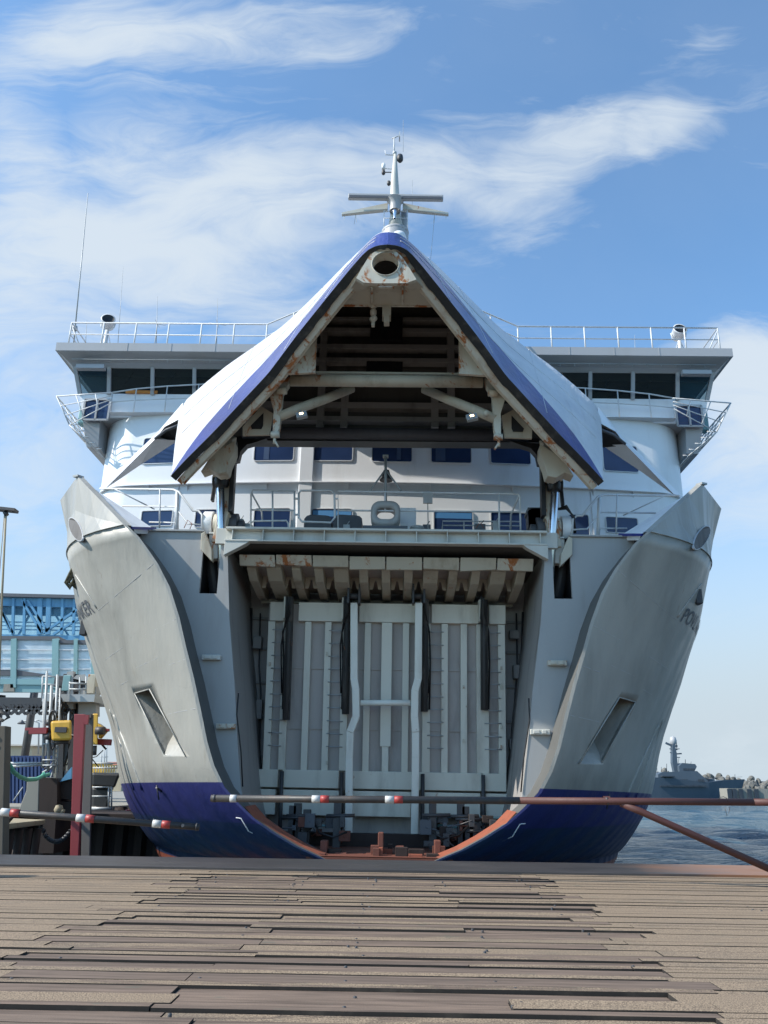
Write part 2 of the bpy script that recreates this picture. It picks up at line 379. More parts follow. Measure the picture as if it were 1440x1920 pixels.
# ---- ramp deck of planks
def deck():
  for pname, wornp in (('planks', True), ('planks_coated', False)):
    m, t, n, b = mat(pname)
    ge = n('ShaderNodeNewGeometry'); pos = ge.outputs[0]; rnd_ = ge.outputs['Random Per Island']
    sx = n('ShaderNodeSeparateXYZ', ins={0: pos})
    grain = noise(n, pos, 6, 6, 0.7, (0.12, 2.2, 1)); grit = noise(n, pos, 90, 2, 0.6); blot = noise(n, pos, 1.1, 6, 0.65, (0.6, 1.2, 1), 0.8)
    wornn = noise(n, pos, 2.6, 9, 0.75, (0.4, 2.4, 1), 0.6)
    wood = mixc(n, smooth(n, grain, 0.3, 0.7), (0.085, 0.056, 0.038, 1), (0.28, 0.195, 0.14, 1))
    wood = mixc(n, M_(n, 'MULTIPLY', rnd_, 0.45), wood, (0.085, 0.064, 0.052, 1))
    grt = mixc(n, smooth(n, grit, 0.3, 0.7), (0.085, 0.058, 0.037, 1), (0.40, 0.295, 0.195, 1))
    grt = mixc(n, M_(n, 'MULTIPLY', smooth(n, blot, 0.45, 0.75), 0.55), grt, (0.125, 0.10, 0.075, 1))
    # worn strip: the wheel track in the middle shows bare wood, more so near the camera
    nearf = smooth(n, sx.outputs[1], 6.5, 16.0, 0.30, 0.10)
    if wornp: bare = smooth(n, M_(n, 'ADD', M_(n, 'MULTIPLY_ADD', rnd_, 0.62, nearf), M_(n, 'MULTIPLY', wornn, 0.42)), 0.70, 0.75)
    else: bare = smooth(n, M_(n, 'MULTIPLY_ADD', rnd_, 0.10, M_(n, 'MULTIPLY', wornn, 0.9)), 0.66, 0.72)
    c = mixc(n, bare, grt, wood)
    mos = smooth(n, noise(n, pos, 3.2, 5, 0.7, (0.5, 1, 1)), 0.62, 0.7)
    c = mixc(n, M_(n, 'MULTIPLY', mos, 0.5), c, (0.10, 0.105, 0.075, 1))
    t.links.new(c, b.inputs['Base Color']); b.inputs['Roughness'].default_value = 0.82
    hh = M_(n, 'MULTIPLY_ADD', grain, 0.6, M_(n, 'MULTIPLY', grit, 0.25))
    hh = M_(n, 'SUBTRACT', hh, M_(n, 'MULTIPLY', bare, 0.5))
    bp = n('ShaderNodeBump', ins={'Strength': 0.9, 'Distance': 0.012, 'Height': hh})
    t.links.new(bp.outputs[0], b.inputs['Normal'])
  if True:
    paint('board_side', (0.022, 0.018, 0.015), 0.9, streak=False)  # near-black sides: dirty edge wood with the gaps' shadow put into the colour
    paint('deck_under', (0.03, 0.027, 0.024), 0.9)
    mb = MB(); rnd = random.Random(11); y = -6.0
    def board(x0, x1, y0, y1, dz, tw):
        # board with worn, wandering front edge
        nseg = max(2, int((x1-x0)/0.35)); rows = [[], [], [], []]
        e0 = 0; e1 = 0
        for i in range(nseg+1):
            x = lerp(x0, x1, i/nseg)
            e0 = e0*0.6+rnd.uniform(-0.006, 0.006); e1 = e1*0.6+rnd.uniform(-0.006, 0.006)
            z = DECK+dz+tw*(x-x0)/(x1-x0)
            rows[0].append((x, y0+e0, z-0.07)); rows[1].append((x, y0+e0, z)); rows[2].append((x, y1+e1, z)); rows[3].append((x, y1+e1, z-0.07))
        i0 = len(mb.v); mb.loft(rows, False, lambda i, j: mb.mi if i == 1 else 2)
        nc = nseg+1
        for j, fl in ((0, 0), (nseg, 1)):
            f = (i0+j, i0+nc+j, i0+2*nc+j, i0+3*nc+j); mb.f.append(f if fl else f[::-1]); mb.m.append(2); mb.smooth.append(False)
    XL, XR = -14.5, 14.5
    while y < 16.7:
        w = rnd.choice((0.145, 0.2, 0.2, 0.29))
        g_ = rnd.choice((0.010, 0.014, 0.020, 0.036))
        cuts = [XL, -8.5+rnd.uniform(-.5, .5), -3.1+rnd.uniform(-0.5, 0.35)]
        if rnd.random() < 0.5: cuts.append(rnd.uniform(-1.4, -0.9))
        if rnd.random() < 0.25: cuts.append(rnd.uniform(1.0, 1.5))
        cuts += [3.0+rnd.uniform(-0.45, 0.35), 8.4+rnd.uniform(-.5, .5), XR]
        y1 = min(y+w, 16.72)
        for a, b_ in zip(cuts[:-1], cuts[1:]):
            mid = a > -4 and b_ < 4
            dz = rnd.uniform(-0.028, 0.006) if mid else rnd.uniform(-0.008, 0.003)
            gg = g_ if mid else (0.026 if g_ > 0.03 else 0.011)
            mb.mi = 0 if (-4 < a and b_ < 4) else 1
            board(a+0.006, b_-0.006, y+gg*0.5, y1-gg*0.5, dz, rnd.uniform(-0.006, 0.006) if mid else 0)
        y = y1
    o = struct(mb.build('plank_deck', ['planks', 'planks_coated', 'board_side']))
    d = MB(); d.box(XL, XR, -6, 16.7, DECK-0.6, DECK-0.075); struct(d.build('deck_base', 'deck_under'))
    # bolt heads
    bm_ = MB()
    for k in range(120):
        x = rnd.choice((-2.7, -1.2, 0.0, 1.3, 2.6, -5.4, 5.4))+rnd.uniform(-.1, .1); yb = rnd.uniform(6, 16)
        bm_.lathe([(0.0, 0.006), (0.012, 0.005), (0.015, 0.0), (0.015, -0.03)], (x, yb, DECK+0.0), n=8)
    struct(bm_.build('deck_bolts', 'steel_dark'))
    me_, t_, n_2, b_2 = mat('edge_steel'); px_ = n_2('ShaderNodeNewGeometry').outputs[0]; sxx = n_2('ShaderNodeSeparateXYZ', ins={0: px_})
    ns = noise(n_2, px_, 0.8, 6, 0.6, (1, 2, 1)); rr_ = smooth(n_2, M_(n_2, 'ADD', sxx.outputs[0], M_(n_2, 'MULTIPLY', ns, 3.0)), 6.6, 9.0)
    c_ = mixc(n_2, ns, (0.045, 0.042, 0.043, 1), (0.09, 0.08, 0.078, 1)); c_ = mixc(n_2, rr_, c_, (0.32, 0.15, 0.075, 1)); t_.links.new(c_, b_2.inputs['Base Color'])
    t_.links.new(M_(n_2, 'MULTIPLY_ADD', ns, 0.4, 0.28), b_2.inputs['Roughness']); b_2.inputs['Metallic'].default_value = 0.3
    e = MB()
    e.box(-14.5, 14.5, 16.74, 19.2, DECK-0.25, DECK+0.02)
    e.box(-14.5, 14.5, 16.70, 16.86, DECK-0.25, DECK+0.045)
    struct(e.build('ramp_edge', 'edge_steel', bevel=0.01))
deck()

# ================================================================== FERRY
ROOT = Vector((0, 25, WATER))
ferry = thing('ferry', 'large white and blue car ferry with its bow visor raised over the open bow ramp', 'ferry', ROOT)
HEEL = 0.35
ferry.rotation_euler = (0, R(HEEL), 0)
RM = Matrix.Translation(ROOT) @ Matrix.Rotation(R(HEEL), 4, 'Y') @ Matrix.Translation(-ROOT)
RMI = RM.inverted()
def F(px, py, Y):
    """ship point (unheeled frame) seen at pixel, at ship depth Y"""
    o = RMI @ Vector((CAMX, 0, 0)); d = (RMI.to_3x3() @ (CAM_M.to_3x3() @ Vector(((px-720)/1500.0, (960-py)/1500.0, -1.0))))
    return o+d*((Y-o.y)/d.y)
DKZ = F(375, 996, 22.2).z
# cut edge of the bow opening (left side), as z -> half breadth
cutpx = [(232, 984), (255, 1007), (275, 1035), (290, 1057), (312, 1100), (330, 1157), (342, 1210), (357, 1270), (370, 1330), (382, 1390), (395, 1435), (414, 1475), (440, 1505), (471, 1535), (511, 1563), (551, 1587), (611, 1615), (660, 1632), (712, 1640)]
cp = [F(a, b_, 21.0) for a, b_ in cutpx]
cz = [p.z for p in cp][::-1]; cx = [-p.x for p in cp][::-1]; cx[0] = 0.0
Z0 = cz[-1]
def edge(z): return 0.0 if z < cz[0] else interp(z, cz, cx)
def HB(Y, z):
    A = interp(z, [-5, -3, -2.2, -0.4, 3.3, Z0], [9.0, 9.6, 10.1, 10.75, 10.75, 10.75])
    L = interp(z, [-3, -2.2, -0.4, 1.5, 3.3, 5.2, Z0], [6.26, 5.9, 5.85, 5.07, 3.6, 2.35, 1.9])
    e = edge(z)
    return A-(A-e)*math.exp(-(Y-21.0)/L)
def H(px, py, side=-1, eps=0.0):
    """point of the hull side seen at this pixel"""
    y = 21.0
    while y < 60:
        p = F(px, py, y)
        if abs(p.x) <= HB(y, p.z)+eps: return p
        y += 0.02
    return F(px, py, 30)
zs = sorted(set([-4.5, -3.6, -3.0, -2.5, -2.2]+[round(c, 3) for c in cz]+[Z0-0.5, 5.5, 4.5, 3.6, 2.8, 1.2, 0.7, 0.35]))
ysx = [21+0.25*i for i in range(17)]+[25.5, 26, 27, 28, 29, 30, 31.5, 33, 35, 37, 40, 44, 50, 60, 80, 110, 138]
hull = MB()
def shell(th):
    rows = [[Vector((-max(HB(y, z)-th, 0.0), y, z)) for y in ysx] for z in zs]
    return rows
o_ = shell(0); i_ = shell(0.09)
hull.loft(o_, True)
h2 = MB(); h2.loft(i_, True); h2.f = [f[::-1] for f in h2.f]
nR = len(zs); nC = len(ysx); base = nR*nC
hull.v += h2.v; hull.f += [tuple(base+k for k in f) for f in h2.f]; hull.m += h2.m; hull.smooth += h2.smooth
def q_(a, b_, c, d): hull.f.append((a, b_, c, d)); hull.m.append(0); hull.smooth.append(False)
for j in range(nC-1): q_(j, base+j, base+j+1, j+1); k = (nR-1)*nC; q_(k+j, k+j+1, base+k+j+1, base+k+j)
for i in range(nR-1): q_(i*nC, (i+1)*nC, base+(i+1)*nC, base+i*nC); k = nC-1; q_(i*nC+k, base+i*nC+k, base+(i+1)*nC+k, (i+1)*nC+k)
# anchor pocket outline
pk = [(253, 1300), (281, 1292), (349, 1418), (309, 1414)]
pkp = [H(a, b_) for a, b_ in pk]
nrm = (pkp[1]-pkp[0]).cross(pkp[3]-pkp[0]).normalized()
if nrm.x > 0: nrm = -nrm
def shell_side(mirror):
    h = MB(); h.v = [Vector((-p.x if mirror else p.x, p.y, p.z)) for p in hull.v]; h.f = [f[::-1] if mirror else f for f in hull.f]; h.m = list(hull.m); h.smooth = list(hull.smooth)
    ho = h.build('hull_side', 'hull_paint', ferry)
    c = MB(); pp = [Vector((-p.x if mirror else p.x, p.y, p.z)) for p in pkp]; nn = Vector((-nrm.x if mirror else nrm.x, nrm.y, nrm.z))
    c.prism([p+nn*0.6 for p in pp], -nn*1.8)
    if mirror: c.f = [f[::-1] for f in c.f]
    me = bpy.data.meshes.new('cut'); me.from_pydata([tuple(p-ROOT) for p in c.v], [], c.f)
    co = bpy.data.objects.new('cut', me)
    COL.objects.link(co); co.location = (0, 0, 0); 
    ho_par = ho.parent; ho.parent = None
    md = ho.modifiers.new('b', 'BOOLEAN'); md.operation = 'DIFFERENCE'; md.object = co; md.solver = 'EXACT'
    bpy.context.view_layer.update()
    dg = bpy.context.evaluated_depsgraph_get(); nm = bpy.data.meshes.new_from_object(ho.evaluated_get(dg))
    ho.modifiers.clear(); ho.data = nm; ho.parent = ho_par
    bpy.data.objects.remove(co)
    # pocket liner: walls and rounded back
    L = MB(); dirn = (pp[3]-pp[0]).normalized(); wd = (pp[1]-pp[0])
    dep = [0.55, 0.75, 0.8, 0.72, 0.5, 0.2, 0.0]; ts = [0, 0.2, 0.4, 0.6, 0.75, 0.88, 1.0]
    a_ = [lerp(pp[0], pp[3], q)-nn*(d+0.0) for q, d in zip(ts, dep)]; b_ = [lerp(pp[1], pp[2], q)-nn*d for q, d in zip(ts, dep)]
    L.loft([a_, b_], False)
    for aa, bb in ((pp[0], pp[3]), (pp[1], pp[2])):
        top = [lerp(aa, bb, q)+nn*0.0 for q in ts]; bot = [lerp(aa, bb, q)-nn*(d+0.01) for q, d in zip(ts, dep)]
        L.loft([top, bot], False)
    L.quad(pp[0], pp[1], pp[1]-nn*0.6, pp[0]-nn*0.6)
    lo = L.build('anchor_pocket', 'hull_paint', ho)
    # raised lip round the pocket
    lip = MB(); lp = [p+nn*0.012 for p in pp]
    for aa, bb in ((0, 1), (1, 2), (0, 3)): lip.tube([lp[aa], lp[bb]], 0.018, 6)
    lip.build('pocket_lip', 'hull_paint', ho)
    return ho
hl = shell_side(False); hr = shell_side(True)

# bulwark: flared plate above the knuckle, tall tip beside the opening
ub = [(21.0, F(232, 984, 21.0)), (22.0, F(190, 938, 22.2)), (23.1, F(145, 893, 23.1)), (25.3, F(113, 938, 25.3))]
def bulw():
    mb = MB(); low = []; up = []
    Ys = [21, 21.5, 22, 22.5, 23.1, 23.7, 24.4, 25.3, 26.5, 28.2]
    u0, u2, u3 = F(232, 984, 21.0), F(145, 893, 23.1), F(113, 938, 25.3)
    for y in Ys:
        low.append(Vector((-HB(y, Z0)-0.012, y, Z0)))
        if y <= 23.1: up.append(lerp(u0, u2, (y-21)/2.1))
        elif y <= 25.3: up.append(lerp(u2, u3, (y-23.1)/2.2))
        else: up.append(lerp(u3, Vector((-10.95, 28.2, u3.z)), (y-25.3)/2.9))
    mid = [lerp(a, b_, 0.5)+Vector((0.05, 0, 0)) for a, b_ in zip(low, up)]
    inn = lambda row: [p+Vector((0.16, 0.06, 0)) for p in row]
    mb.loft([low, mid, up, inn(up), inn(mid), inn(low)], False)
    # inner white stays
    return mb, low, up
bmb, blow, bup = bulw()
both(bmb, 'bulwark', 'hull_paint', ferry)
# inclined plate from the tip down to the deck behind the bulwark (seen pale blue beside the deck)
s = MB(); tip = F(150, 897, 23.2); 
s.hexa([tip, F(160, 905, 23.2), F(286, 990, 22.35), F(250, 990, 21.3)], [tip+Vector((0.1, .4, -.3)), tip+Vector((.2, .4, -.4)), F(286, 990, 22.35)+Vector((0, .3, -.1)), F(250, 990, 21.3)+Vector((0, .2, -.1))])
both(s, 'bulwark_stay', 'white', ferry)
s = MB(); a = F(247, 990, 21.25); b_ = F(292, 991, 22.3); s.beam(a, b_, 0.05, 0.07); both(s, 'blue_stripe', 'blue_line', ferry)
# small cap on the tip
s = MB(); s.beam(F(141, 892, 23.05), F(153, 896, 23.3), 0.2, 0.06); both(s, 'tip_cap', 'galv', ferry)
# knuckle bead
s = MB(); s.tube([Vector((-HB(y, Z0)-0.02, y, Z0)) for y in [21+0.3*i for i in range(22)]], 0.014, 6); both(s, 'knuckle_bead', 'hull_paint', ferry)
# fairlead rings in the bulwark
def fairlead(px, py):
    y = 24.0; best = None
    for i in range(400):
        y = 21.2+i*0.012; p = F(px, py, y)
        k = 0
        for j in range(len(blow)-1):
            if blow[j].y <= y <= blow[j+1].y:
                tt = (y-blow[j].y)/(blow[j+1].y-blow[j].y); lo = lerp(blow[j], blow[j+1], tt); up = lerp(bup[j], bup[j+1], tt)
                k = abs(lerp(lo, up, (p.z-lo.z)/max(up.z-lo.z, .01)).x)
        if abs(p.x) <= k: best = p; break
    return best or p
def el(k, f): # slender ellipse leaning with the flare, on the plating
    t_ = 2*math.pi*k/20; a_ = R(-66); u, v = 24*f*math.cos(t_), 10*f*math.sin(t_)
    return fairlead(143+u*math.cos(a_)+v*math.sin(a_)*-1, 993-(u*math.sin(a_)+v*math.cos(a_)))
ax = Vector((0.84, 0.5, -0.1)).normalized(); rows = []
for rr, dd in ((1.03, 0.02), (1.03, -0.025), (0.99, -0.035), (0.92, -0.02), (0.88, 0.12), (0.86, 0.3)): rows.append([el(k, rr)+ax*dd for k in range(20)])
s = MB(); s.loft(rows, True, closed=True)
s2 = MB(); s2.quad(*[el(k, .95)-ax*0.03 for k in range(20)])
for a, b_ in zip(both(s, 'fairlead', 'bridge_grey', ferry), (s2, s2.mirrored())): b_.build('fairlead_opening', 'pile_grey', a)

# weld seams
for ln in ([(184, 1145), (288, 1057)], [(273, 1190), (329, 1161)], [(197, 1237), (230, 1214)], [(255, 1252), (295, 1234)], [(316, 1247), (348, 1236)], [(310, 1340), (369, 1328)], [(232, 1373), (262, 1362)], [(225, 1285), (240, 1276)]):
    s = MB(); N = 12; pts = [H(lerp(ln[0][0], ln[1][0], k/N), lerp(ln[0][1], ln[1][1], k/N)) for k in range(N+1)]
    s.tube(pts, 0.009, 5); both(s, 'weld_seam', 'bridge_grey', ferry)
# long raised strakes on the shoulder
for ln, r_ in (([(142, 1078), (186, 1147)], 0.03), ([(214, 1340), (242, 1412), (270, 1488)], 0.05), ([(206, 1330), (228, 1400), (254, 1490)], 0.03)):
    pts = []
    for a, b_ in zip(ln[:-1], ln[1:]):
        for k in range(10):
            p_ = H(lerp(a[0], b_[0], k/10), lerp(a[1], b_[1], k/10))
            if p_.y < 29.9 or p_.y > 30.1: pts.append(p_)
    s = MB(); s.tube(pts, r_, 6); both(s, 'shell_strake', 'hull_paint', ferry)
# draft mark handles, small cleats
s = MB(); s.tube([H(443, 1533), H(452, 1534), H(466, 1558), H(474, 1562)], 0.018, 6); both(s, 'hand_grip', 'white', ferry)
s = MB(); p = H(303, 1484); s.tube([p, p+Vector((-0.1, -.2, 0.1))], 0.03, 6); s.tube([p+Vector((-.1, -.2, .16)), p+Vector((-.02, -.1, -0.22))], 0.02, 6); both(s, 'shell_hook', 'steel_dark', ferry)
for (a, b_) in ((1307, 1105), (1313, 1190)):
    pass
s = MB(); p = H(147, 1102); p.x = -p.x; s.box(p.x-.1, p.x+.1, p.y-.12, p.y+.2, p.z-.22, p.z+.22); s.build('fender_block', 'steel_dark', ferry, bevel=.02)
s = MB(); p = H(158, 1178); s.box(p.x-.1, p.x+.1, p.y-.12, p.y+.2, p.z-.22, p.z+.22); s.build('fender_block', 'steel_dark', ferry, bevel=.02)
# ship's name on both sides
def name_on_hull(side):
    cu = bpy.data.curves.new('txt', 'FONT'); cu.body = 'POVL ANKER'; cu.size = 1.0; cu.extrude = 0.0; cu.space_character = 1.05; cu.offset = 0.012
    to = bpy.data.objects.new('txt', cu); COL.objects.link(to); bpy.context.view_layer.update()
    me = bpy.data.meshes.new_from_object(to.evaluated_get(bpy.context.evaluated_depsgraph_get()))
    bpy.data.objects.remove(to)
    W_ = max(v.co.x for v in me.vertices); sc = 0.54; y0 = 23.15; zz = 4.78
    for v in me.vertices:
        u = v.co.x*sc; h = v.co.y*sc*1.05
        y = y0+u if side > 0 else y0+W_*sc-u
        z = zz+h
        v.co = Vector((side*(HB(y, z)+0.02), y, z))-ROOT
    if True:
        me.flip_normals() if side > 0 else None
    me.materials.clear(); me.materials.append(MATS['lettering'])
    o = bpy.data.objects.new('ship_name', me); COL.objects.link(o); o.parent = ferry; ORG[o] = ROOT
name_on_hull(1); name_on_hull(-1)


# ---- front bulkhead inside the cut edge, with slots for the visor arms
BY = 22.2
ret = MB()  # return between hull edge and bulkhead
zl = [z for z in zs if z >= cz[0]-0.01]
ret.loft([[Vector((-max(edge(z)-0.09, 0), 21.0, z)) for z in zl], [Vector((-max(edge(z)-0.10, 0), BY+0.02, z)) for z in zl]], True)
both(ret, 'shell_return', 'return_grey', ferry)
opx = [(426, 997), (427, 1045), (430, 1160), (436, 1235), (441, 1300), (446, 1400), (452, 1480), (462, 1540)]
op = [F(a, b_, BY) for a, b_ in opx]; ozs = [p.z for p in op][::-1]; oxs = [-p.x for p in op][::-1]
def opn(z): return interp(z, ozs, oxs)
sl_t, sl_b = F(380, 996, BY), F(411, 1113, BY)
SX1, SX0 = -F(379, 1050, BY).x, -F(412, 1050, BY).x
bk = MB(); bz = sorted(set([z for z in zl if z < DKZ and z > -1.4]+[sl_b.z, DKZ]+[z for z in ozs if -1.4 < z < DKZ]))
TH = 0.12
def strip(xa, xb, zlist):
    fr = [[Vector((-xa(z), BY, z)) for z in zlist], [Vector((-xb(z), BY, z)) for z in zlist]]
    bk_ = [[p+Vector((0, TH, 0)) for p in r_] for r_ in fr]
    bk.loft([fr[0], fr[1], bk_[1], bk_[0], fr[0]], False)
    for k, fl in ((0, 0), (len(zlist)-1, 1)):
        bk.quad(fr[0][k], fr[1][k], bk_[1][k], bk_[0][k])
lowz = [z for z in bz if z <= sl_b.z+1e-6]; highz = [z for z in bz if z >= sl_b.z-1e-6]
eo = lambda z: max(edge(z)-0.10, opn(z)+0.02)
strip(eo, lambda z: opn(z), lowz)
strip(eo, lambda z: SX1, highz)
strip(lambda z: SX0, lambda z: opn(z), highz)
both(bk, 'bow_bulkhead', 'bulkhead', ferry)
s = MB()  # slot lining
zt, zb = DKZ, sl_b.z
s.quad((-SX1, BY+TH, zb), (-SX1, BY+1.6, zb), (-SX1, BY+1.6, zt), (-SX1, BY+TH, zt)); s.quad((-SX0, BY+TH, zb), (-SX0, BY+TH, zt), (-SX0, BY+1.6, zt), (-SX0, BY+1.6, zb))
s.quad((-SX1, BY+1.6, zb), (-SX0, BY+1.6, zb), (-SX0, BY+1.6, zt), (-SX1, BY+1.6, zt)); s.quad((-SX1, BY+TH, zb), (-SX0, BY+TH, zb), (-SX0, BY+1.6, zb), (-SX1, BY+1.6, zb))
both(s, 'slot_lining', 'black', ferry)
s = MB(); s.beam((-7.0, BY-0.03, DKZ+0.0), (-SX1, BY-0.03, DKZ+0.0), 0.1, 0.05); both(s, 'deck_edge', 'bulkhead', ferry)
# cast guide lugs on the bulkhead
for px, py, rusty in ((397, 1233, 0), (424, 1362, 1)):
    for sgn in (-1, 1):
        p = F(px, py, BY-0.05); x = p.x if sgn < 0 else -p.x; s = MB()
        s.box(x-.26, x+.26, BY-.14, BY, p.z-.07, p.z+.07); s.box(x-.19, x-.02, BY-.17, BY-.14, p.z-.045, p.z+.045); s.box(x+.04, x+.16, BY-.17, BY-.14, p.z-.05, p.z+.05)
        s.build('guide_lug', 'cream_rust' if (rusty ^ (sgn > 0)) else 'offwhite', ferry, bevel=.02)
# ---- recess behind the opening
RY = 26.4
s = MB(); zz_ = [z for z in ozs if z < DKZ]
zz_ = sorted(zz_+[DKZ-0.02])
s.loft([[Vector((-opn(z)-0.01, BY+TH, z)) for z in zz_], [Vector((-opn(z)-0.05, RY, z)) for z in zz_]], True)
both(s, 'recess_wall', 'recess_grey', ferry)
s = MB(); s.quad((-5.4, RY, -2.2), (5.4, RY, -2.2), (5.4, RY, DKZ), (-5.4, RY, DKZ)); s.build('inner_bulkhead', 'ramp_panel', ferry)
s = MB()
for z in (-0.2, 0.9, 2.1, 3.2, 4.3, 5.3): s.box(-4.7, 4.7, RY-0.1, RY-.002, z-.04, z+.04)
s.build('bulkhead_stiffener', 'recess_grey', ferry)
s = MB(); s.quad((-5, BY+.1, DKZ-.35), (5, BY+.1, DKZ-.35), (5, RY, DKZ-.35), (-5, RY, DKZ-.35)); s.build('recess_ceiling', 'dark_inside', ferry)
s = MB(); s.tube([F(467, 1140, 26.1), F(462, 1500, 26.0)], 0.06, 8); s.tube([F(472, 1140, 26.1), F(467, 1500, 26.0)], 0.03, 6); both(s, 'drain_pipe', 'steel_dark', ferry)
# long crack-like edge plate near the opening
s = MB(); s.tube([F(447, 1300, BY-.01), F(444, 1340, BY-.01), F(452, 1410, BY-.01), F(455, 1475, BY-.01)], 0.02, 5); both(s, 'gasket_strip', 'black', ferry)

# ---- top cross beam (gantry)
zt = F(722, 997, BY).z; zbm = F(722, 1024, BY).z
s = MB(); X = opn(DKZ)+0.28
s.box(-X+.3, X-.3, BY-.32, BY+.35, zt-.07, zt); s.box(-X+.3, X-.3, BY-.32, BY-.05, zbm, zbm+.05); s.box(-X+.3, X-.3, BY-.12, BY-.06, zbm+.05, zt-.07)
for k in range(11):
    x = lerp(-X+.5, X-.5, k/10); s.box(x-.015, x+.015, BY-.30, BY-.12, zbm+.05, zt-.07)
s.build('cross_beam', 'offwhite', ferry, bevel=.01)
s = MB(); zz0 = F(420, 1113, BY).z
s.box(-X-.02, -X+.3, BY-.1, BY-.004, zbm-.02, zt+.01)
a, b_ = -X+.3, -X+1.0
s.prism([(a, BY-.3, zbm), (b_, BY-.3, zbm), (b_-.1, BY-.3, zbm-.08), (a, BY-.3, zbm-.42)], (0, .25, 0))
both(s, 'beam_bracket', 'offwhite', ferry, bevel=.01)

# ---- folded upper ramp
fold = MB(); zf = F(722, 1066, 23.0).z; zbk = F(722, 1131, 25.9).z
xe = 4.12
fold.hexa([(-xe, 23.0, zf+.15), (xe, 23.0, zf+.15), (xe, 25.9, zbk+.3), (-xe, 25.9, zbk+.3)], [(-xe, 23.0, zf+.22), (xe, 23.0, zf+.22), (xe, 25.9, zbk+.4), (-xe, 25.9, zbk+.4)])
fo = fold.build('upper_ramp', 'ramp_panel', ferry)
xs_ = [-4.02+i*0.67 for i in range(13)]
for i, x in enumerate(xs_):
    s = MB(); w = 0.13 if i not in (1, 4, 8, 11) else 0.22
    s.prism([(x-w, 23.05, zf+.15), (x-w, 23.05, zf-.05), (x-w, 23.6, zf-.28), (x-w, 25.2, zbk-.05), (x-w, 25.85, zbk), (x-w, 25.85, zbk+.3)], (2*w, 0, 0))
    s.build('ramp_rib', 'cream', fo, bevel=.015)
s = MB()
s.box(-xe, xe, 25.75, 25.95, zbk-.08, zbk+.05); s.build('hinge_beam', 'cream', fo)
for i in range(12):   # webs with openings between the ribs
    s = MB(); xa, xb = xs_[i]+.15, xs_[i+1]-.15
    s.prism([(xa, 24.3, zf+.12), (xb, 24.3, zf+.12), (xb, 24.3, zf-.32), (xb-.1, 24.3, zf-.32), (xb-.16, 24.3, zf-.05), (xa+.16, 24.3, zf-.05), (xa+.1, 24.3, zf-.32), (xa, 24.3, zf-.32)], (0, .06, 0)); s.build('rib_web', 'cream', fo)
for k in range(8):     # hinged end plates
    x0 = lerp(-4.33, 4.33, k/8)+.02; x1 = lerp(-4.33, 4.33, (k+1)/8)-.02; s = MB(); dz = random.uniform(-.06, .05); sk = random.uniform(-.05, .09)
    za = F(722, 1044, 22.6).z+dz*.3; zb_ = F(722, 1064, 22.75).z+dz
    s.hexa([(x0, 22.75, zb_-sk), (x1, 22.75, zb_), (x1+.0, 22.55, za), (x0, 22.55, za)], [(x0, 22.85, zb_-sk), (x1, 22.85, zb_), (x1, 22.65, za+.02), (x0, 22.65, za+.02)])
    s.build('end_plate', 'cream_rust' if k in (0, 1, 7) else 'cream', fo, bevel=.012)

# ---- main ramp panel standing in the recess
PY = 26.0; SHR = -0.16; ZB0 = F(722, 1500, 26.0).z
def onramp(px, py, dy=0.0):
    Y = PY
    for _ in range(12): p = F(px, py, Y+dy); Y = PY+SHR*(p.z-ZB0)
    return F(px, py, Y+dy)
def PX(px, py=1300): return onramp(px, py).x
def PZ(py, px=722): return onramp(px, py).z
rp = MB(); xl, xr = PX(498), PX(947); zt_, zb_ = PZ(1135), PZ(1481)
rp.box(xl, xr, PY, PY+.14, zb_, zt_); rmp = rp.build('bow_ramp', 'ramp_panel', ferry)
def vb(px, w, py0, py1, name='ramp_stringer', dep=.18, mat_='ramp_beam'):
    s = MB(); x = PX(px); s.box(x-w/2, x+w/2, PY-dep, PY-.001, PZ(py1), PZ(py0)); return s.build(name, mat_, rmp, bevel=.012)
for px, w in ((506, .22), (534, .22), (575, .2), (613, .2), (646, .22), (688, .2), (724, .2), (760, .2), (799, .24), (833, .2), (869, .2), (904, .38), (940, .22)):
    vb(px, w, 1170, 1447)
# top pieces
for a, b_ in ((502, 537), (556, 645), (671, 778), (808, 896), (917, 948)):
    s = MB(); s.box(PX(a), PX(b_), PY-.2, PY-.001, PZ(1169), PZ(1134)); s.build('ramp_head_beam', 'ramp_beam', rmp, bevel=.015)
for a, b_ in ((492, 529), (537, 640), (656, 778), (786, 901), (903, 946)):
    s = MB(); s.box(PX(a), PX(b_), PY-.24, PY-.001, PZ(1480), PZ(1447)); s.build('ramp_foot_beam', 'ramp_beam', rmp, bevel=.015)
for a, b_ in ((460, 526), (539, 641), (661, 772), (796, 898), (908, 978)):
    s = MB(); s.box(PX(a), PX(b_), PY-.28, PY-.04, PZ(1531), PZ(1484)); s.box(PX(a)+.05, PX(b_)-.05, PY-.31, PY-.28, PZ(1503), PZ(1499)); s.build('toe_plate', 'ramp_beam', rmp, bevel=.015)
for py in (1255, 1368):
    s = MB(); s.box(xl+.05, xr-.05, PY-.04, PY-.001, PZ(py)-.03, PZ(py)+.03); s.build('cross_stiffener', 'ramp_panel', rmp)
for a, b_ in ((508, 533), (615, 645), (801, 831), (907, 938)):   # rung ladders on the ramp
    for py in range(1186, 1412, 24):
        s = MB(); s.tube([(PX(a), PY-.2, PZ(py)), (PX(b_), PY-.2, PZ(py)+random.uniform(-.02, .02))], .017, 6); s.build('rung', 'galv', rmp)
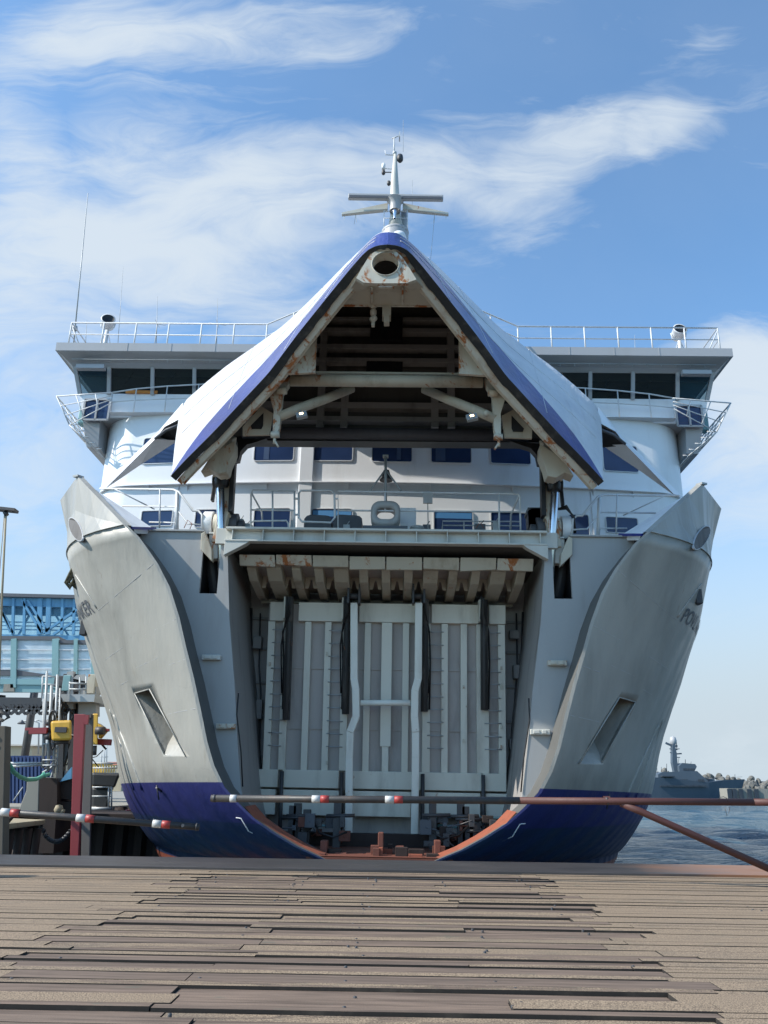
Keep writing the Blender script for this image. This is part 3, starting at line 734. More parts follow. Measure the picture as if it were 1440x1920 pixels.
for px, y0, y1 in ((541, 1140, 1355), (650, 1140, 1342), (795, 1140, 1335), (906, 1140, 1330)):   # dark hydraulic cylinders
    s = MB(); s.beam((PX(px), PY-.38, PZ(y0)), (PX(px), PY-.34, PZ(y1)), .22, .16, (0, 1, 0)); s.tube([(PX(px), PY-.42, PZ(1128)), (PX(px), PY-.42, PZ(1175))], .12, 8); s.tube([(PX(px), PY-.42, PZ(y0+30)), (PX(px), PY-.42, PZ(y1))], .09, 8); s.build('ramp_cylinder', 'greasy', rmp, bevel=.01)
for px in (537, 646, 793, 903):
    s = MB(); s.box(PX(px)-.12, PX(px)-.07, PY-.5, PY-.1, PZ(1168), PZ(1128)); s.box(PX(px)+.07, PX(px)+.12, PY-.5, PY-.1, PZ(1168), PZ(1128)); s.build('hinge_lug', 'ramp_beam', rmp)
    s = MB(); s.tube([(PX(px), PY-.35, PZ(1450)), (PX(px), PY-.35, PZ(1590))], .06, 8); s.build('hinge_rod', 'steel_dark', rmp)
s = MB(); s.box(PX(724)-.16, PX(724)+.16, PY-.22, PY-.18, PZ(1400), PZ(1170)); 
s.build('centre_guide', 'ramp_beam', rmp)
# the two long support arms
arms = []
for pts in ([(664, 1132), (664, 1275), (667, 1292), (668, 1345), (657, 1372), (655, 1420), (654, 1580)], [(785, 1132), (784, 1275), (778, 1295), (777, 1345), (779, 1372), (779, 1420), (777, 1580)]):
    s = MB(); ps = [onramp(a, b_, -.75) for a, b_ in pts]
    for i, (p, q) in enumerate(zip(ps[:-1], ps[1:])):
        w = .24 if i not in (1, 2, 3) else .28
        s.beam(p+Vector((0, 0, .03)), q, .22, w, (0, 1, 0))
    a = s.build('support_arm', 'arm_white', rmp, bevel=.02); arms.append(a)
    s = MB(); c = onramp(pts[0][0], 1118, -.75); s.box(c.x-.2, c.x-.14, c.y-.2, c.y+.2, c.z-.25, c.z+.35); s.box(c.x+.14, c.x+.2, c.y-.2, c.y+.2, c.z-.25, c.z+.35); s.tube([c-Vector((.22, 0, 0)), c+Vector((.22, 0, 0))], .09, 10); s.build('clevis', 'steel_dark', a)
    c = onramp(pts[-1][0], 1585, -.75); s = MB(); s.tube([c-Vector((.28, 0, 0)), c+Vector((.28, 0, 0))], .1, 10); s.box(c.x-.2, c.x+.2, c.y-.15, c.y+.15, c.z-.5, c.z+.05); s.build('foot_pin', 'steel_dark', a)
s = MB(); s.tube([onramp(676, 1318, -.75), onramp(770, 1318, -.75)], .09, 12)
for o in [rmp]+[c for c in rmp.children if c not in arms]:
    for v in o.data.vertices: v.co.y += SHR*(v.co.z+ROOT.z-ZB0)
s.build('arm_crossbar', 'arm_white', rmp)
rnd = random.Random(17)
for px, py, ex in ((541, 1140, 530), (650, 1140, 641), (795, 1140, 805), (906, 1140, 916)):
    s = MB(); s.tube([onramp(px, 1120, -.9), onramp(px+3, 1150, -.6), onramp(ex, 1185, -.35), onramp(ex+2, 1240, -.25), onramp(ex, 1330, -.25)], .028, 6); s.tube([onramp(px-3, 1118, -.9), onramp(px-5, 1160, -.55), onramp(ex-3, 1210, -.3), onramp(ex-2, 1300, -.25)], .022, 6); s.build('ramp_hose', 'black', rmp)
for px, py, w, h in ((483, 1205, .14, .2), (486, 1330, .1, .3), (964, 1190, .16, .14), (968, 1260, .1, .22), (962, 1395, .12, .16), (480, 1420, .12, .12)):
    s = MB(); p = F(px, py, 26.1); s.box(p.x-w, p.x+w, 26.0, 26.28, p.z-h, p.z+h); s.build('junction_box', 'recess_grey', ferry, bevel=.02)
s = MB(); s.tube([F(968, 1150, 26.2), F(970, 1250, 26.2), F(966, 1300, 26.2), F(969, 1480, 26.1)], .03, 6); s.build('conduit', 'steel_dark', ferry); s = MB(); s.tube([F(488, 1150, 26.2), F(486, 1250, 26.2), F(489, 1300, 26.2), F(484, 1480, 26.1)], .025, 6); s.build('conduit', 'steel_dark', ferry)
for k in range(10):
    px = rnd.choice((506, 575, 613, 833, 869, 940)); p = onramp(px, rnd.uniform(1180, 1440), -.2); s = MB(); s.box(p.x-.03, p.x+.03, p.y-.03, p.y+.02, p.z-.05, p.z+.05); s.build('clip', 'cream_rust', rmp)
# ---- floor with machinery
fl = MB(); fz = F(600, 1600, 22.0).z
fl.quad((-1.9, 21.2, fz), (1.9, 21.2, fz), (4.6, RY, fz), (-4.6, RY, fz))
fl.prism([(-1.6, 21.15, fz-.4), (1.6, 21.15, fz-.4), (1.8, 21.15, fz-.02), (-1.8, 21.15, fz-.02)], (0, .5, 0))
flo = fl.build('ramp_well_floor', 'red_floor', ferry)
s = MB()
lg = [F(a, b_, 21.05) for a, b_ in ((452, 1512), (474, 1538), (512, 1565), (552, 1589), (612, 1616))]
s.loft([[p+Vector((.09, 0, .0)) for p in lg], [p+Vector((.2, .9, .03)) for p in lg], [p+Vector((.4, 1.0, -.5)) for p in lg]], False)
s.build('sill_plate', 'red_lead', flo); s.mirrored().build('sill_plate', 'red_lead', flo)
for px, py, w, h in ((608, 1588, .18, .32), (714, 1576, .14, .4), (706, 1606, .55, .16), (676, 1608, .16, .2), (640, 1604, .3, .16), (820, 1585, .16, .25), (745, 1611, .2, .1)):
    p = F(px, py, 22.2); s = MB(); s.box(p.x-w/2, p.x+w/2, 22.0, 22.4, fz-.05, p.z+h/2); s.build('locking_block', 'red_floor', flo, bevel=.02)
rnd = random.Random(5)
for px in (548, 557, 632, 811, 873, 864, 893, 575):
    p = F(px, 1555, 24.4); s = MB(); h = rnd.uniform(.7, 1.3); s.box(p.x-.1, p.x+.1, 24.2, 24.5, fz, fz+h); s.tube([(p.x-.3, 24.2, fz+h*.7), (p.x+.5, 24.2, fz+h*.72)], .05, 8); s.build('lock_bracket', 'steel_dark', flo)
s = MB(); s.tube([F(812, 1536, 24.6), F(850, 1530, 24.6), F(890, 1534, 24.6), F(955, 1533, 24.6)], .04, 6); s.tube([F(562, 1550, 24.6), F(632, 1547, 24.6)], .04, 6); s.tube([F(820, 1548, 24.6), F(880, 1552, 24.6)], .05, 6); s.build('hydraulic_pipe', 'teal_steel', flo)
s = MB(); s.box(-4.4, 4.4, 24.8, 25.2, fz, fz+.35); s.build('lower_sill', 'brown_sheet', flo)
for k in range(34):
    px = rnd.choice((rnd.uniform(500, 650), rnd.uniform(790, 930))); p = F(px, rnd.uniform(1535, 1590), rnd.uniform(23.4, 24.9)); w = rnd.uniform(.04, .16); h = rnd.uniform(.05, .22); s = MB()
    if abs(p.x) > opn(0)-.5: continue
    s.box(p.x-w, p.x+w, p.y, p.y+.2, p.z-h, p.z+h); s.tube([p, p+Vector((rnd.uniform(-.5, .5), .1, rnd.uniform(-.3, .1)))], .025, 6); s.build('well_fitting', rnd.choice(('steel_dark', 'steel_dark', 'red_floor', 'grey_dark', 'brown_sheet')), flo, bevel=.01)
for k in range(16):
    x = rnd.uniform(-1.9, 1.6); y = rnd.uniform(21.4, 22.6); w = rnd.uniform(.04, .22); s = MB(); s.box(x-w, x+w, y, y+rnd.uniform(.1, .4), fz-.01, fz+rnd.uniform(.04, .22)); s.build('lock_piece', rnd.choice(('red_floor', 'red_lead', 'brown_sheet')), flo, bevel=.01)
s = MB(); s.tube([F(590, 1545, 24), F(600, 1562, 23.6), F(625, 1570, 23.4), F(650, 1560, 23.6)], .03, 6); s.tube([F(810, 1560, 23.5), F(830, 1572, 23.4), F(860, 1566, 23.6), F(880, 1548, 24)], .03, 6); s.build('floor_hose', 'black', flo)

# ================================================================== forecastle deck
s = MB(); dk = [Vector((-HB(y, Z0)+.05, y, DKZ-.04)) for y in (22.3, 23, 24, 26, 28.5, 32)]
s.loft([dk, [Vector((-p.x, p.y, p.z)) for p in dk]], False); s.build('forecastle_deck', 'grey_dark', ferry)
def railing(name, path, h, posts, r=.028, mids=1, mat_='rail_white', parent=None, slope=None):
    """path: base points; posts: list of parameters along path (in index units)"""
    s = MB(); P = [Vector(p) for p in path]
    s.tube([p+Vector((0, 0, h)) for p in P], r, 7)
    for m_ in range(mids): s.tube([p+Vector((0, 0, h*(m_+1)/(mids+1))) for p in P], r*.75, 6)
    for t_ in posts:
        i = min(int(t_), len(P)-2); p = lerp(P[i], P[i+1], t_-i); s.tube([p-Vector((0, 0, .03)), p+Vector((0, 0, h))], r, 6)
    return s.build(name, mat_, parent or ferry)
# front rail and gate over the cross beam
fy = 22.6
def FZ(px, py, Y=fy): return F(px, py, Y)
bz0 = zt
def rail_px(pairs, r=.028, Y=fy, name='railing', mat_='rail_white', parent=None):
    s = MB()
    for line in pairs: s.tube([F(a, b_, (c[0] if c else Y)) for a, b_, *c in line], r, 7)
    return s.build(name, mat_, parent or ferry)
rail_px([[(470, 996), (471, 925), (474, 919), (552, 921)], [(470, 956), (552, 957)], [(511, 920), (511, 996)], [(552, 921), (552, 996)], [(472, 925, 22.6), (491, 960, 23.6), (492, 978, 23.6)], [(471, 980), (476, 977), (537, 976), (541, 982), (541, 996)]], name='front_rail')
g_ = rail_px([[(560, 925), (564, 920), (620, 920), (627, 926), (628, 970), (620, 980), (566, 978), (560, 970), (560, 925)], [(553, 935), (560, 935)], [(553, 965), (560, 965)]], .034, name='gate')
rail_px([[(634, 996), (634, 921), (972, 926), (975, 931), (976, 998)], [(634, 957), (976, 960)], [(722, 922), (722, 960)], [(936, 926), (936, 998)], [(628, 935), (634, 935)], [(973, 930, 22.6), (958, 965, 23.6), (957, 996, 23.6)]], name='front_rail')
rail_px([[(975, 978, 24.2), (830, 977, 24.2), (829, 996, 24.2)], [(830, 985, 24.2), (975, 986, 24.2)], [(870, 977, 24.2), (870, 998, 24.2)]], .022, name='back_rail')
# side rails on deck
for sgn in (0, 1):
    s = MB()
    L = lambda pts, r: s.tube([F(a, b_, Y) for a, b_, Y in pts], r, 7)
    L([(190, 916, 24.5), (325, 918, 22.9), (335, 922, 22.8), (362, 958, 22.6), (372, 958, 22.6), (379, 965, 22.5), (379, 996, 22.5)], .035)
    L([(230, 949, 24.0), (328, 950, 22.9), (352, 982, 22.7), (378, 984, 22.5)], .026)
    L([(280, 979, 23.2), (328, 980, 22.9), (332, 990, 22.9)], .024)
    L([(332, 920, 22.85), (332, 996, 22.85)], .05); L([(300, 917, 23.0), (299, 990, 23.0)], .026); L([(215, 917, 24), (290, 955, 24.4)], .02)
    (s if not sgn else s.mirrored()).build('side_rail', 'rail_white', ferry)
# fairlead in the centre (panama chock)
s = MB(); c = F(723, 966, 22.7); W2, H2 = .44, .40
def rrect(cx_, cz_, w, h, r, y, n_=6):
    pts = []
    for qx, qz, a0 in ((1, 1, 0), (-1, 1, 90), (-1, -1, 180), (1, -1, 270)):
        for k in range(n_+1):
            a = R(a0+90*k/n_); pts.append(Vector((cx_+qx*(w-r)+r*math.cos(a), y, cz_+qz*(h-r)+r*math.sin(a))))
    return pts
o1 = rrect(c.x, c.z, W2, H2, .28, 22.55); o1f = rrect(c.x, c.z, W2-.05, H2-.05, .25, 22.47); o2 = rrect(c.x, c.z+.0, .27, .17, .165, 22.55); o1b = [p+Vector((0, .4, 0)) for p in o1]; o2b = [p+Vector((0, .4, 0)) for p in o2]
o2f = rrect(c.x, c.z, .30, .20, .19, 22.48)
s.loft([o1b, o1, o1f, o2f, o2, o2b, o1b], True, closed=True)
s.box(c.x-.62, c.x+.62, 22.5, 22.95, c.z-.47, c.z-.39); s.build('centre_fairlead', 'bulkhead', ferry)
s = MB(); s.box(c.x-.66, c.x+.66, 22.42, 22.5, c.z-.50, c.z-.42); s.build('chock_base', 'grey_dark', ferry)
s = MB(); p = F(762, 972, 23.6); s.box(p.x-.2, p.x+.3, 23.5, 24, DKZ, p.z+.32); s.build('deck_box', 'white', ferry, bevel=.02)
for a, b_ in ((569, 624), (624, 681)):
    s = MB(); p0 = F(a, 996, 23.3); p1 = F(b_-2, 966, 23.3); w = p1.x-p0.x
    prof = [(p0.x, p0.z-.2), (p1.x, p0.z-.2), (p1.x, p1.z-.1), (p1.x-.08, p1.z-.02), (p1.x-.2, p1.z), (p0.x+.2, p1.z+.02), (p0.x+.08, p1.z-.02), (p0.x, p1.z-.12)]
    s.prism([(x, 23.3, z) for x, z in prof], (0, .9, 0)); s.build('winch_cover', 'grey_dark', ferry, bevel=.02)
s = MB(); p = F(782, 991, 22.8); s.lathe([(.0, .06), (.2, .05), (.22, 0), (.1, -.06), (.1, -.3)], p, n=16); s.build('vent_cap', 'galv', ferry)
s = MB(); a = F(802, 935, 22.6); s.box(a.x-.14, a.x+.14, 22.52, 22.58, a.z-.17, a.z+.17); s.tube([a-Vector((0, 0, .1)), F(803, 997, 22.6)], .018, 6); s.build('sign_plate', 'bulkhead', ferry)
s = MB(); p = F(1005, 960, 23.0)
for k in range(16): a = rnd.uniform(0, 6); s.box(p.x-.2+rnd.uniform(-.1, .2), p.x+rnd.uniform(0, .25), 23, 23.4, p.z-.5+rnd.uniform(0, .5), p.z-.2+rnd.uniform(0, .4))
s.build('winch_gear', 'grey_dark', ferry, bevel=.02)
for px, w, h in ((450, .1, .3), (462, .16, .16), (548, .05, .25), (650, .1, .12), (712, .05, .1), (800, .12, .12), (900, .16, .14), (930, .1, .22), (1000, .1, .3)):
    p = F(px, 992, 23.2); s = MB(); s.box(p.x-w, p.x+w, 23.1, 23.35, DKZ-.02, p.z+h); s.tube([p+Vector((0, 0, h)), p+Vector((w*.8, 0, h+.14))], .018, 5); s.build('deck_fitting', 'galv' if px % 20 else 'grey_dark', ferry, bevel=.02)
s = MB(); s.tube([F(345, 990, 22.6), F(352, 975, 22.6), F(360, 982, 22.6), F(356, 992, 22.6)], .012, 5); s.build('lanyard', 'red_lead', ferry); s = MB(); s.tube([F(893, 990, 22.7), F(900, 978, 22.7), F(907, 990, 22.7)], .012, 5); s.build('lanyard', 'red_lead', ferry)
s = MB(); s.tube([Vector((x, camber(x)-.02, lz+1.2)) for x in [-4.4+k*.4 for k in range(23)]], .015, 5) if False else None
# bell on its frame
s = MB(); top = F(723, 856, 23.4); s.tube([top, F(723, 940, 23.4)], .045, 8); s.tube([F(723, 880, 23.4), F(694, 920, 23.1)], .03, 6); s.tube([F(723, 880, 23.4), F(752, 920, 23.1)], .03, 6); s.box(top.x-.09, top.x+.09, 23.3, 23.5, top.z-.02, top.z+.02)
bf = s.build('bell_frame', 'galv', ferry)
s = MB(); b0 = F(723, 893, 23.6); s.lathe([(0.02, .22), (.09, .2), (.12, .1), (.15, -.05), (.22, -.14), (.2, -.15), (.0, -.1)], b0+Vector((0.02, .0, 0)), n=18); s.build('bell', 'steel_dark', bf)
# visor arms, seals and rods at both sides
def arm(sgn):
    def B(s, name, m_, par=None): 
        return (s if sgn < 0 else s.mirrored()).build(name, m_, par or ferry, bevel=.015)
    s = MB(); s.beam(F(424, 830, 22.7), F(421, 968, 22.5), .34, .3, (0, 1, 0)); s.beam(F(421, 960, 22.5), F(408, 1020, 22.4), .3, .3, (0, 1, 0)); a = B(s, 'hinge_arm', 'cream_rust')
    s = MB(); s.beam(F(441, 828, 22.5), F(433, 962, 22.4), .13, .3, (0, 1, 0)); s.beam(F(398, 940, 22.5), F(403, 905, 22.5), .08, .2, (0, 1, 0)); B(s, 'arm_seal', 'black', a)
    s = MB(); s.tube([F(413, 902, 22.25), F(416, 1075, 22.4)], .12, 14); B(s, 'piston_rod', 'chrome', a)
    s = MB(); s.tube([F(400, 902, 22.25), F(427, 902, 22.25)], .2, 14); s.lathe([(0, .2), (.16, .16), (.2, 0), (.16, -.16), (0, -.2)], F(414, 902, 22.1), n=12); B(s, 'rod_eye', 'black', a)
    s = MB(); s.tube([F(384, 985, 22.9), F(402, 985, 22.9)], .42, 20); B(s, 'hinge_drum', 'white', a)
    s = MB(); s.tube([F(403, 985, 22.8), F(428, 985, 22.8)], .34, 18); B(s, 'hinge_ring', 'cream_rust', a)
    s = MB(); s.tube([F(428, 985, 23.0), F(447, 985, 23.0)], .36, 18); s.tube([F(447, 988, 23.0), F(458, 988, 23.0)], .2, 14); B(s, 'hinge_motor', 'grey_dark', a)
    s = MB(); pg = [F(377, 1000, 22.1), F(384, 996, 22.1), F(397, 1030, 22.1), F(397, 1052, 22.1), F(376, 1030, 22.1)]; s.prism(pg, (0, .25, 0)); B(s, 'guard_plate', 'cream', a)
    s = MB(); s.beam(F(404, 1000, 22.5), F(402, 1050, 22.5), .3, .3, (0, 1, 0)); B(s, 'cylinder_head', 'offwhite', a)
    s = MB(); s.tube([F(395, 1050, 23), F(405, 1112, 23.2)], .2, 12); B(s, 'lift_cylinder', 'steel_dark', a)
    return a
arm(-1); arm(1)
s = MB()
for k in range(3): s.tube([F(1045+k*2, 955, 22.6), F(1062, 948+k*3, 22.5), F(1074+k, 968, 22.5), F(1077+k, 1000, 22.6)], .03, 7)
s.build('hydraulic_hose', 'black', ferry)

# ================================================================== superstructure
SUPZ1 = F(251, 778, 28).z
HWS = -F(187, 905, 29.2).x
def camber(x): # plan of the front
    ax_ = abs(x); rad = 1.5; y = 27.3+0.9*(ax_/HWS)**2
    if ax_ > HWS-rad:
        q = (ax_-(HWS-rad))/rad; y += rad*(1-math.sqrt(max(0, 1-q*q)))
    return y
xs_ = []
N = 60
for i in range(N+1): xs_.append(-HWS+2*HWS*i/N)
xs_ = sorted(set([round(x, 4) for x in xs_]+[sgn*(HWS-1.5+1.5*math.sin(R(a))) for a in range(0, 91, 9) for sgn in (-1, 1)]))
plan = [Vector((x, camber(x), 0)) for x in xs_]
plan = [Vector((-HWS, 75, 0))]+plan+[Vector((HWS, 75, 0))]
s = MB(); s.loft([[p+Vector((0, 0, z)) for p in plan] for z in (DKZ-.1, 8.6, 10.5, SUPZ1+.05)], True); sup = s.build('superstructure', 'white', ferry)
# ledge with brackets
lz = F(640, 905, 27.3).z
s = MB(); pl = [p for p in plan if p.y < 30]
s.loft([[p+Vector((0, dy, lz+dz)) for p in pl] for dy, dz in ((0.01, -.03), (-.16, -.03), (-.16, .0), (.01, .0))], False); s.build('ledge', 'white', sup)
for k in range(13):
    x = -9+1.5*k; y = camber(x); s = MB(); s.prism([(x-.015, y, lz-.03), (x-.015, y-.15, lz-.03), (x-.015, y, lz-.25)], (.03, 0, 0)); s.build('ledge_bracket', 'white', sup)
def win(parent, c, w, h, frame='rail_white', gl='glass_blue', tilt=0.0, yawv=None, blind=False, name='window'):
    """window proud of wall at centre c facing -Y (rotated to the wall)"""
    M = Matrix.Translation(c) @ Matrix.Rotation(yawv or 0, 4, 'Z') @ Matrix.Rotation(tilt, 4, 'X')
    r = min(w, h)*.09
    s = MB(); oo = [M @ p for p in rrect(0, 0, w/2+.03, h/2+.03, r+.03, 0, 4)]; of = [M @ p for p in rrect(0, 0, w/2+.03, h/2+.03, r+.03, -.035, 4)]; ii = [M @ p for p in rrect(0, 0, w/2, h/2, r, -.035, 4)]; ib = [M @ p for p in rrect(0, 0, w/2, h/2, r, -.012, 4)]
    s.loft([oo, of, ii, ib], False, closed=True); f = s.build(name, frame, parent)
    g2 = MB(); g2.quad(*[M @ p for p in rrect(0, 0, w/2, h/2, r, -.013, 4)]); g2.build('window_pane', gl, parent)
    if blind:
        g3 = MB(); g3.quad(*[M @ Vector(p) for p in ((-w/2+.03, -.016, h/2-.28), (w/2-.03, -.016, h/2-.28), (w/2-.03, -.016, h/2-.05), (-w/2+.03, -.016, h/2-.05))]); g3.build('blind', 'blind', parent)
    return f
def slope_at(x): return math.atan2(camber(x+.05)-camber(x-.05), .1)
upw = [(300, 845, 66, 46), (514, 845, 74, 36), (624, 845, 74, 36), (735, 847, 74, 36), (846, 849, 74, 36), (957, 851, 74, 36), (1163, 860, 66, 46)]
for px, py, w, h in upw:
    c = F(px, py, 27.3); 
    for _ in range(4): c = F(px, py, camber(c.x)-.005)
    dep = 1500/(c.y*.945+c.z*.327)
    win(sup, c, w/dep, h/dep*1.12, yawv=slope_at(c.x))
loww = [(294, 972, 60, 26, 0), (386, 972, 40, 30, 0), (510, 975, 68, 40, 0), (622, 977, 76, 42, 1), (850, 982, 72, 44, 1), (955, 983, 68, 40, 0), (1086, 985, 36, 36, 0), (1166, 985, 60, 26, 0)]
for px, py, w, h, bl in loww:
    c = F(px, py, 27.3)
    for _ in range(4): c = F(px, py, camber(c.x)-.005)
    dep = 1500/(c.y*.945+c.z*.327)
    win(sup, c, w/dep, h/dep*1.12, yawv=slope_at(c.x), blind=bl)
for px, py, w, h in ((826, 848, 18, 34), (748, 846, 8, 34), (500, 846, 10, 34)):  # lighter strips on a few panes: varied reflection put in as colour
    c = F(px, py, 27.3)
    for _ in range(4): c = F(px, py, camber(c.x)-.03)
    q = MB(); k_ = c.y/1500*1.1; q.box(c.x-w*k_/2, c.x+w*k_/2, c.y-.004, c.y+.002, c.z-h*k_/2, c.z+h*k_/2); q.build('pane_reflection', 'pane_reflection', sup)
# vertical casing on the front
c = F(574, 880, 27.2); s = MB(); s.box(c.x-.25, c.x+.25, camber(c.x)-.12, camber(c.x)+.1, DKZ, SUPZ1); s.build('cable_casing', 'white', sup, bevel=.02)
s = MB(); cc = F(242, 800, 27.6)   # rounded trunk at the left corner
s = MB(); a = F(400, 873, 27); 
for px in (330, 1110):
    c = F(px, 940, 27.6); y = camber(c.x); s = MB(); s.box(c.x-.015, c.x+.015, y-.05, y, DKZ, lz-.05); s.build('weld_rib', 'white', sup)

# ---- bridge
zsill = F(300, 739, 28.0).z; zwt = F(300, 691, 27.65).z; zrb = F(300, 661, 27.0).z; zrt = F(300, 645, 27.0).z; zfl = SUPZ1
def bplan(dy, hw, bulge=1.6, xi=4.9, xm=2.6):
    """outline of the bridge front: straight wings and a forward bulge in the middle"""
    return [Vector((-hw, dy, 0)), Vector((-xi, dy, 0)), Vector((-xm, dy-bulge, 0)), Vector((xm, dy-bulge, 0)), Vector((xi, dy, 0)), Vector((hw, dy, 0))]
hw_r = -F(106, 650, 27.0).x; hw_t = -F(138, 694, 27.65).x; hw_s = -F(148, 742, 28).x; hw_f = -F(152, 790, 28).x
def closed(row, yb): return [Vector((row[0].x, yb, row[0].z))]+row+[Vector((row[-1].x, yb, row[-1].z))]
def lv(row, z): return [p+Vector((0, 0, z)) for p in row]
YB = 33.5
rows = [lv(closed(bplan(28.05, hw_f), YB), zfl-.12), lv(closed(bplan(28.0, hw_f), YB), zfl), lv(closed(bplan(28.0, hw_s), YB), zsill)]
s = MB(); s.loft(rows, False); br = s.build('bridge', 'white', ferry)
s = MB(); rows = [lv(closed(bplan(27.66, hw_t), YB), zwt), lv(closed(bplan(27.5, hw_t+.15), YB), zwt+.14), lv(closed(bplan(27.0, hw_r-.12), YB), zrb), lv(closed(bplan(26.95, hw_r), YB), zrb+.03), lv(closed(bplan(26.95, hw_r), YB), zrt), lv(closed(bplan(27.1, hw_r-.1), YB), zrt)]
s.loft(rows, False); top = rows[-1]; s.quad(*top); s.build('bridge_roof', 'bridge_grey', br)
s = MB(); s.quad(*lv(closed(bplan(28.05, hw_f), YB), zfl-.12)); s.build('bridge_floor', 'bridge_grey', br)
s = MB(); s.quad((-hw_t, 33.4, zfl), (hw_t, 33.4, zfl), (hw_t, 33.4, zwt), (-hw_t, 33.4, zwt)); s.quad((-hw_t, 28.3, zwt-.02), (hw_t, 28.3, zwt-.02), (hw_t, 33.4, zwt-.02), (-hw_t, 33.4, zwt-.02)); s.build('bridge_interior', 'dark_inside', br)
# mullions and panes, leaning outwards
def bwall(x): # y at sill / top for x
    b_ = 1.6; xi, xm = 4.9, 2.6; a_ = abs(x)
    d = 0 if a_ > xi else (b_ if a_ < xm else b_*(xi-a_)/(xi-xm)); return 28.0-d, 27.66-d
mx = []
for px in (205, 286.5, 365, 445):
    mx.append(F(px, 715, 27.83).x)
mx = [-hw_s+.04]+mx
x = mx[-1]
while x+1.62 < 0: x += 1.62; mx.append(x)
mx = mx+[-q for q in mx[::-1] if abs(q) > .1]
for i, x in enumerate(mx):
    a, b_ = bwall(x); s = MB(); s.beam((x, a-.02, zsill-.05), (x+(0 if abs(x) < hw_s-.2 else math.copysign(hw_t-hw_s, x)), b_-.02, zwt+.05), .14, .12, (0, 1, 0)); s.build('mullion', 'bridge_grey', br)
for i in range(len(mx)-1):
    xa, xb = mx[i], mx[i+1]; a0, t0 = bwall(xa); a1, t1 = bwall(xb); s = MB()
    ex0 = -(hw_t-hw_s) if i == 0 else 0; ex1 = (hw_t-hw_s) if i == len(mx)-2 else 0
    s.quad((xa, a0+.03, zsill), (xb, a1+.03, zsill), (xb+ex1, t1+.03, zwt), (xa+ex0, t0+.03, zwt)); s.build('bridge_window', 'glass_pale' if i in (0, len(mx)-2) else 'glass_dark', br)
for i in range(1, len(mx)-2):
    xa, xb = mx[i], mx[i+1]; a0, t0 = bwall(xa); a1, t1 = bwall(xb); s = MB()
    s.tube([(lerp(xa, xb, .5), lerp(a0, a1, .5)-.06, zwt-.02), (lerp(xa, xb, .35), lerp(a0, a1, .35)-.05, lerp(zsill, zwt, .45))], .012, 5); s.build('wiper', 'black', br)
for sg in (-1, 1):  # end windows
    s = MB()
    for k in range(3):
        y0, y1 = 28.05+k*1.75, 28.05+(k+1)*1.75-.1; s.quad((sg*hw_s, y0, zsill), (sg*hw_s, y1, zsill), (sg*hw_t, y1, zwt), (sg*hw_t, y0, zwt))
    s.build('bridge_side_window', 'glass_pale', br)
    # low look-down window in the wing front
    xa = F(158, 770, 27.97).x; xb = F(205, 770, 27.97).x; z0 = F(180, 788, 27.97).z; z1 = F(180, 750, 27.97).z
    if sg > 0: xa, xb = -xa, -xb
    s = MB(); s.quad((xa, 27.97, z0), (xb, 27.97, z0), (xb, 27.97, z1), (xa, 27.97, z1)); s.build('wing_floor_window', 'glass_blue', br)
    s = MB()
    for p, q in (((xa, z0), (xb, z0)), ((xb, z0), (xb, z1)), ((xb, z1), (xa, z1)), ((xa, z1), (xa, z0)), ((lerp(xa, xb, .5), z0), (lerp(xa, xb, .5), z1))): s.beam((p[0], 27.93, p[1]), (q[0], 27.93, q[1]), .07, .07, (0, 1, 0))
    s.build('window_frame', 'bridge_grey', br)
    s = MB(); c = F(177, 725, 29); x = c.x if sg < 0 else -c.x; s.box(x-.4, x+.4, 28.8, 29.2, zfl, zsill-.1); s.box(x-.25, x+.25, 28.9, 29.1, zsill-.1, zsill+.3); s.build('wing_console', 'teal_steel', br, bevel=.05)
    # tapering box under the wing
    s = MB(); a = [(-hw_f, 28.1, zfl-.13), (-HWS+.1, 28.1, zfl-.13), (-HWS+.1, 31, zfl-.13), (-hw_f, 31, zfl-.13)]; zl_ = F(191, 838, 28.3).z
    b_ = [(-HWS-.35, 28.3, zl_), (-HWS+.1, 28.3, zl_), (-HWS+.1, 30.5, zl_), (-HWS-.35, 30.5, zl_)]
    s.hexa([Vector(p) for p in b_], [Vector(p) for p in a]); (s if sg < 0 else s.mirrored()).build('wing_bracket', 'bridge_grey', br)
    # wing light box above the window
    s = MB(); p = F(168, 688, 27.3); q = F(197, 687, 27.3); s.box(p.x-.5, q.x, 27.2, 27.45, p.z-.1, p.z+.07); (s if sg < 0 else s.mirrored()).build('light_box', 'bridge_grey', br, bevel=.01)
s = MB(); a = F(247, 738, 28.6); b_ = F(305, 738, 28.6); s.box(a.x, b_.x, 27.93, 27.99, zsill+.005, zsill+.12); s.build('orange_panel', 'orange', br)
s = MB(); s.box(5.1, 6.2, 27.93, 27.99, zsill+.005, zsill+.07); s.build('sill_light', 'white', br)
s = MB(); s.tube([(-hw_r+.6, 27.15, zwt+.1)]+[(-6, 27.25, zwt+.16), (-4.9, 27.25, zwt+.16)], .018, 6); 
for k in range(14): x = -hw_r+1+k*.55; s.tube([(x, 27.25, zwt+.15), (x, 27.25, zwt+.02)], .012, 5)
both(s, 'grab_line', 'galv', br)
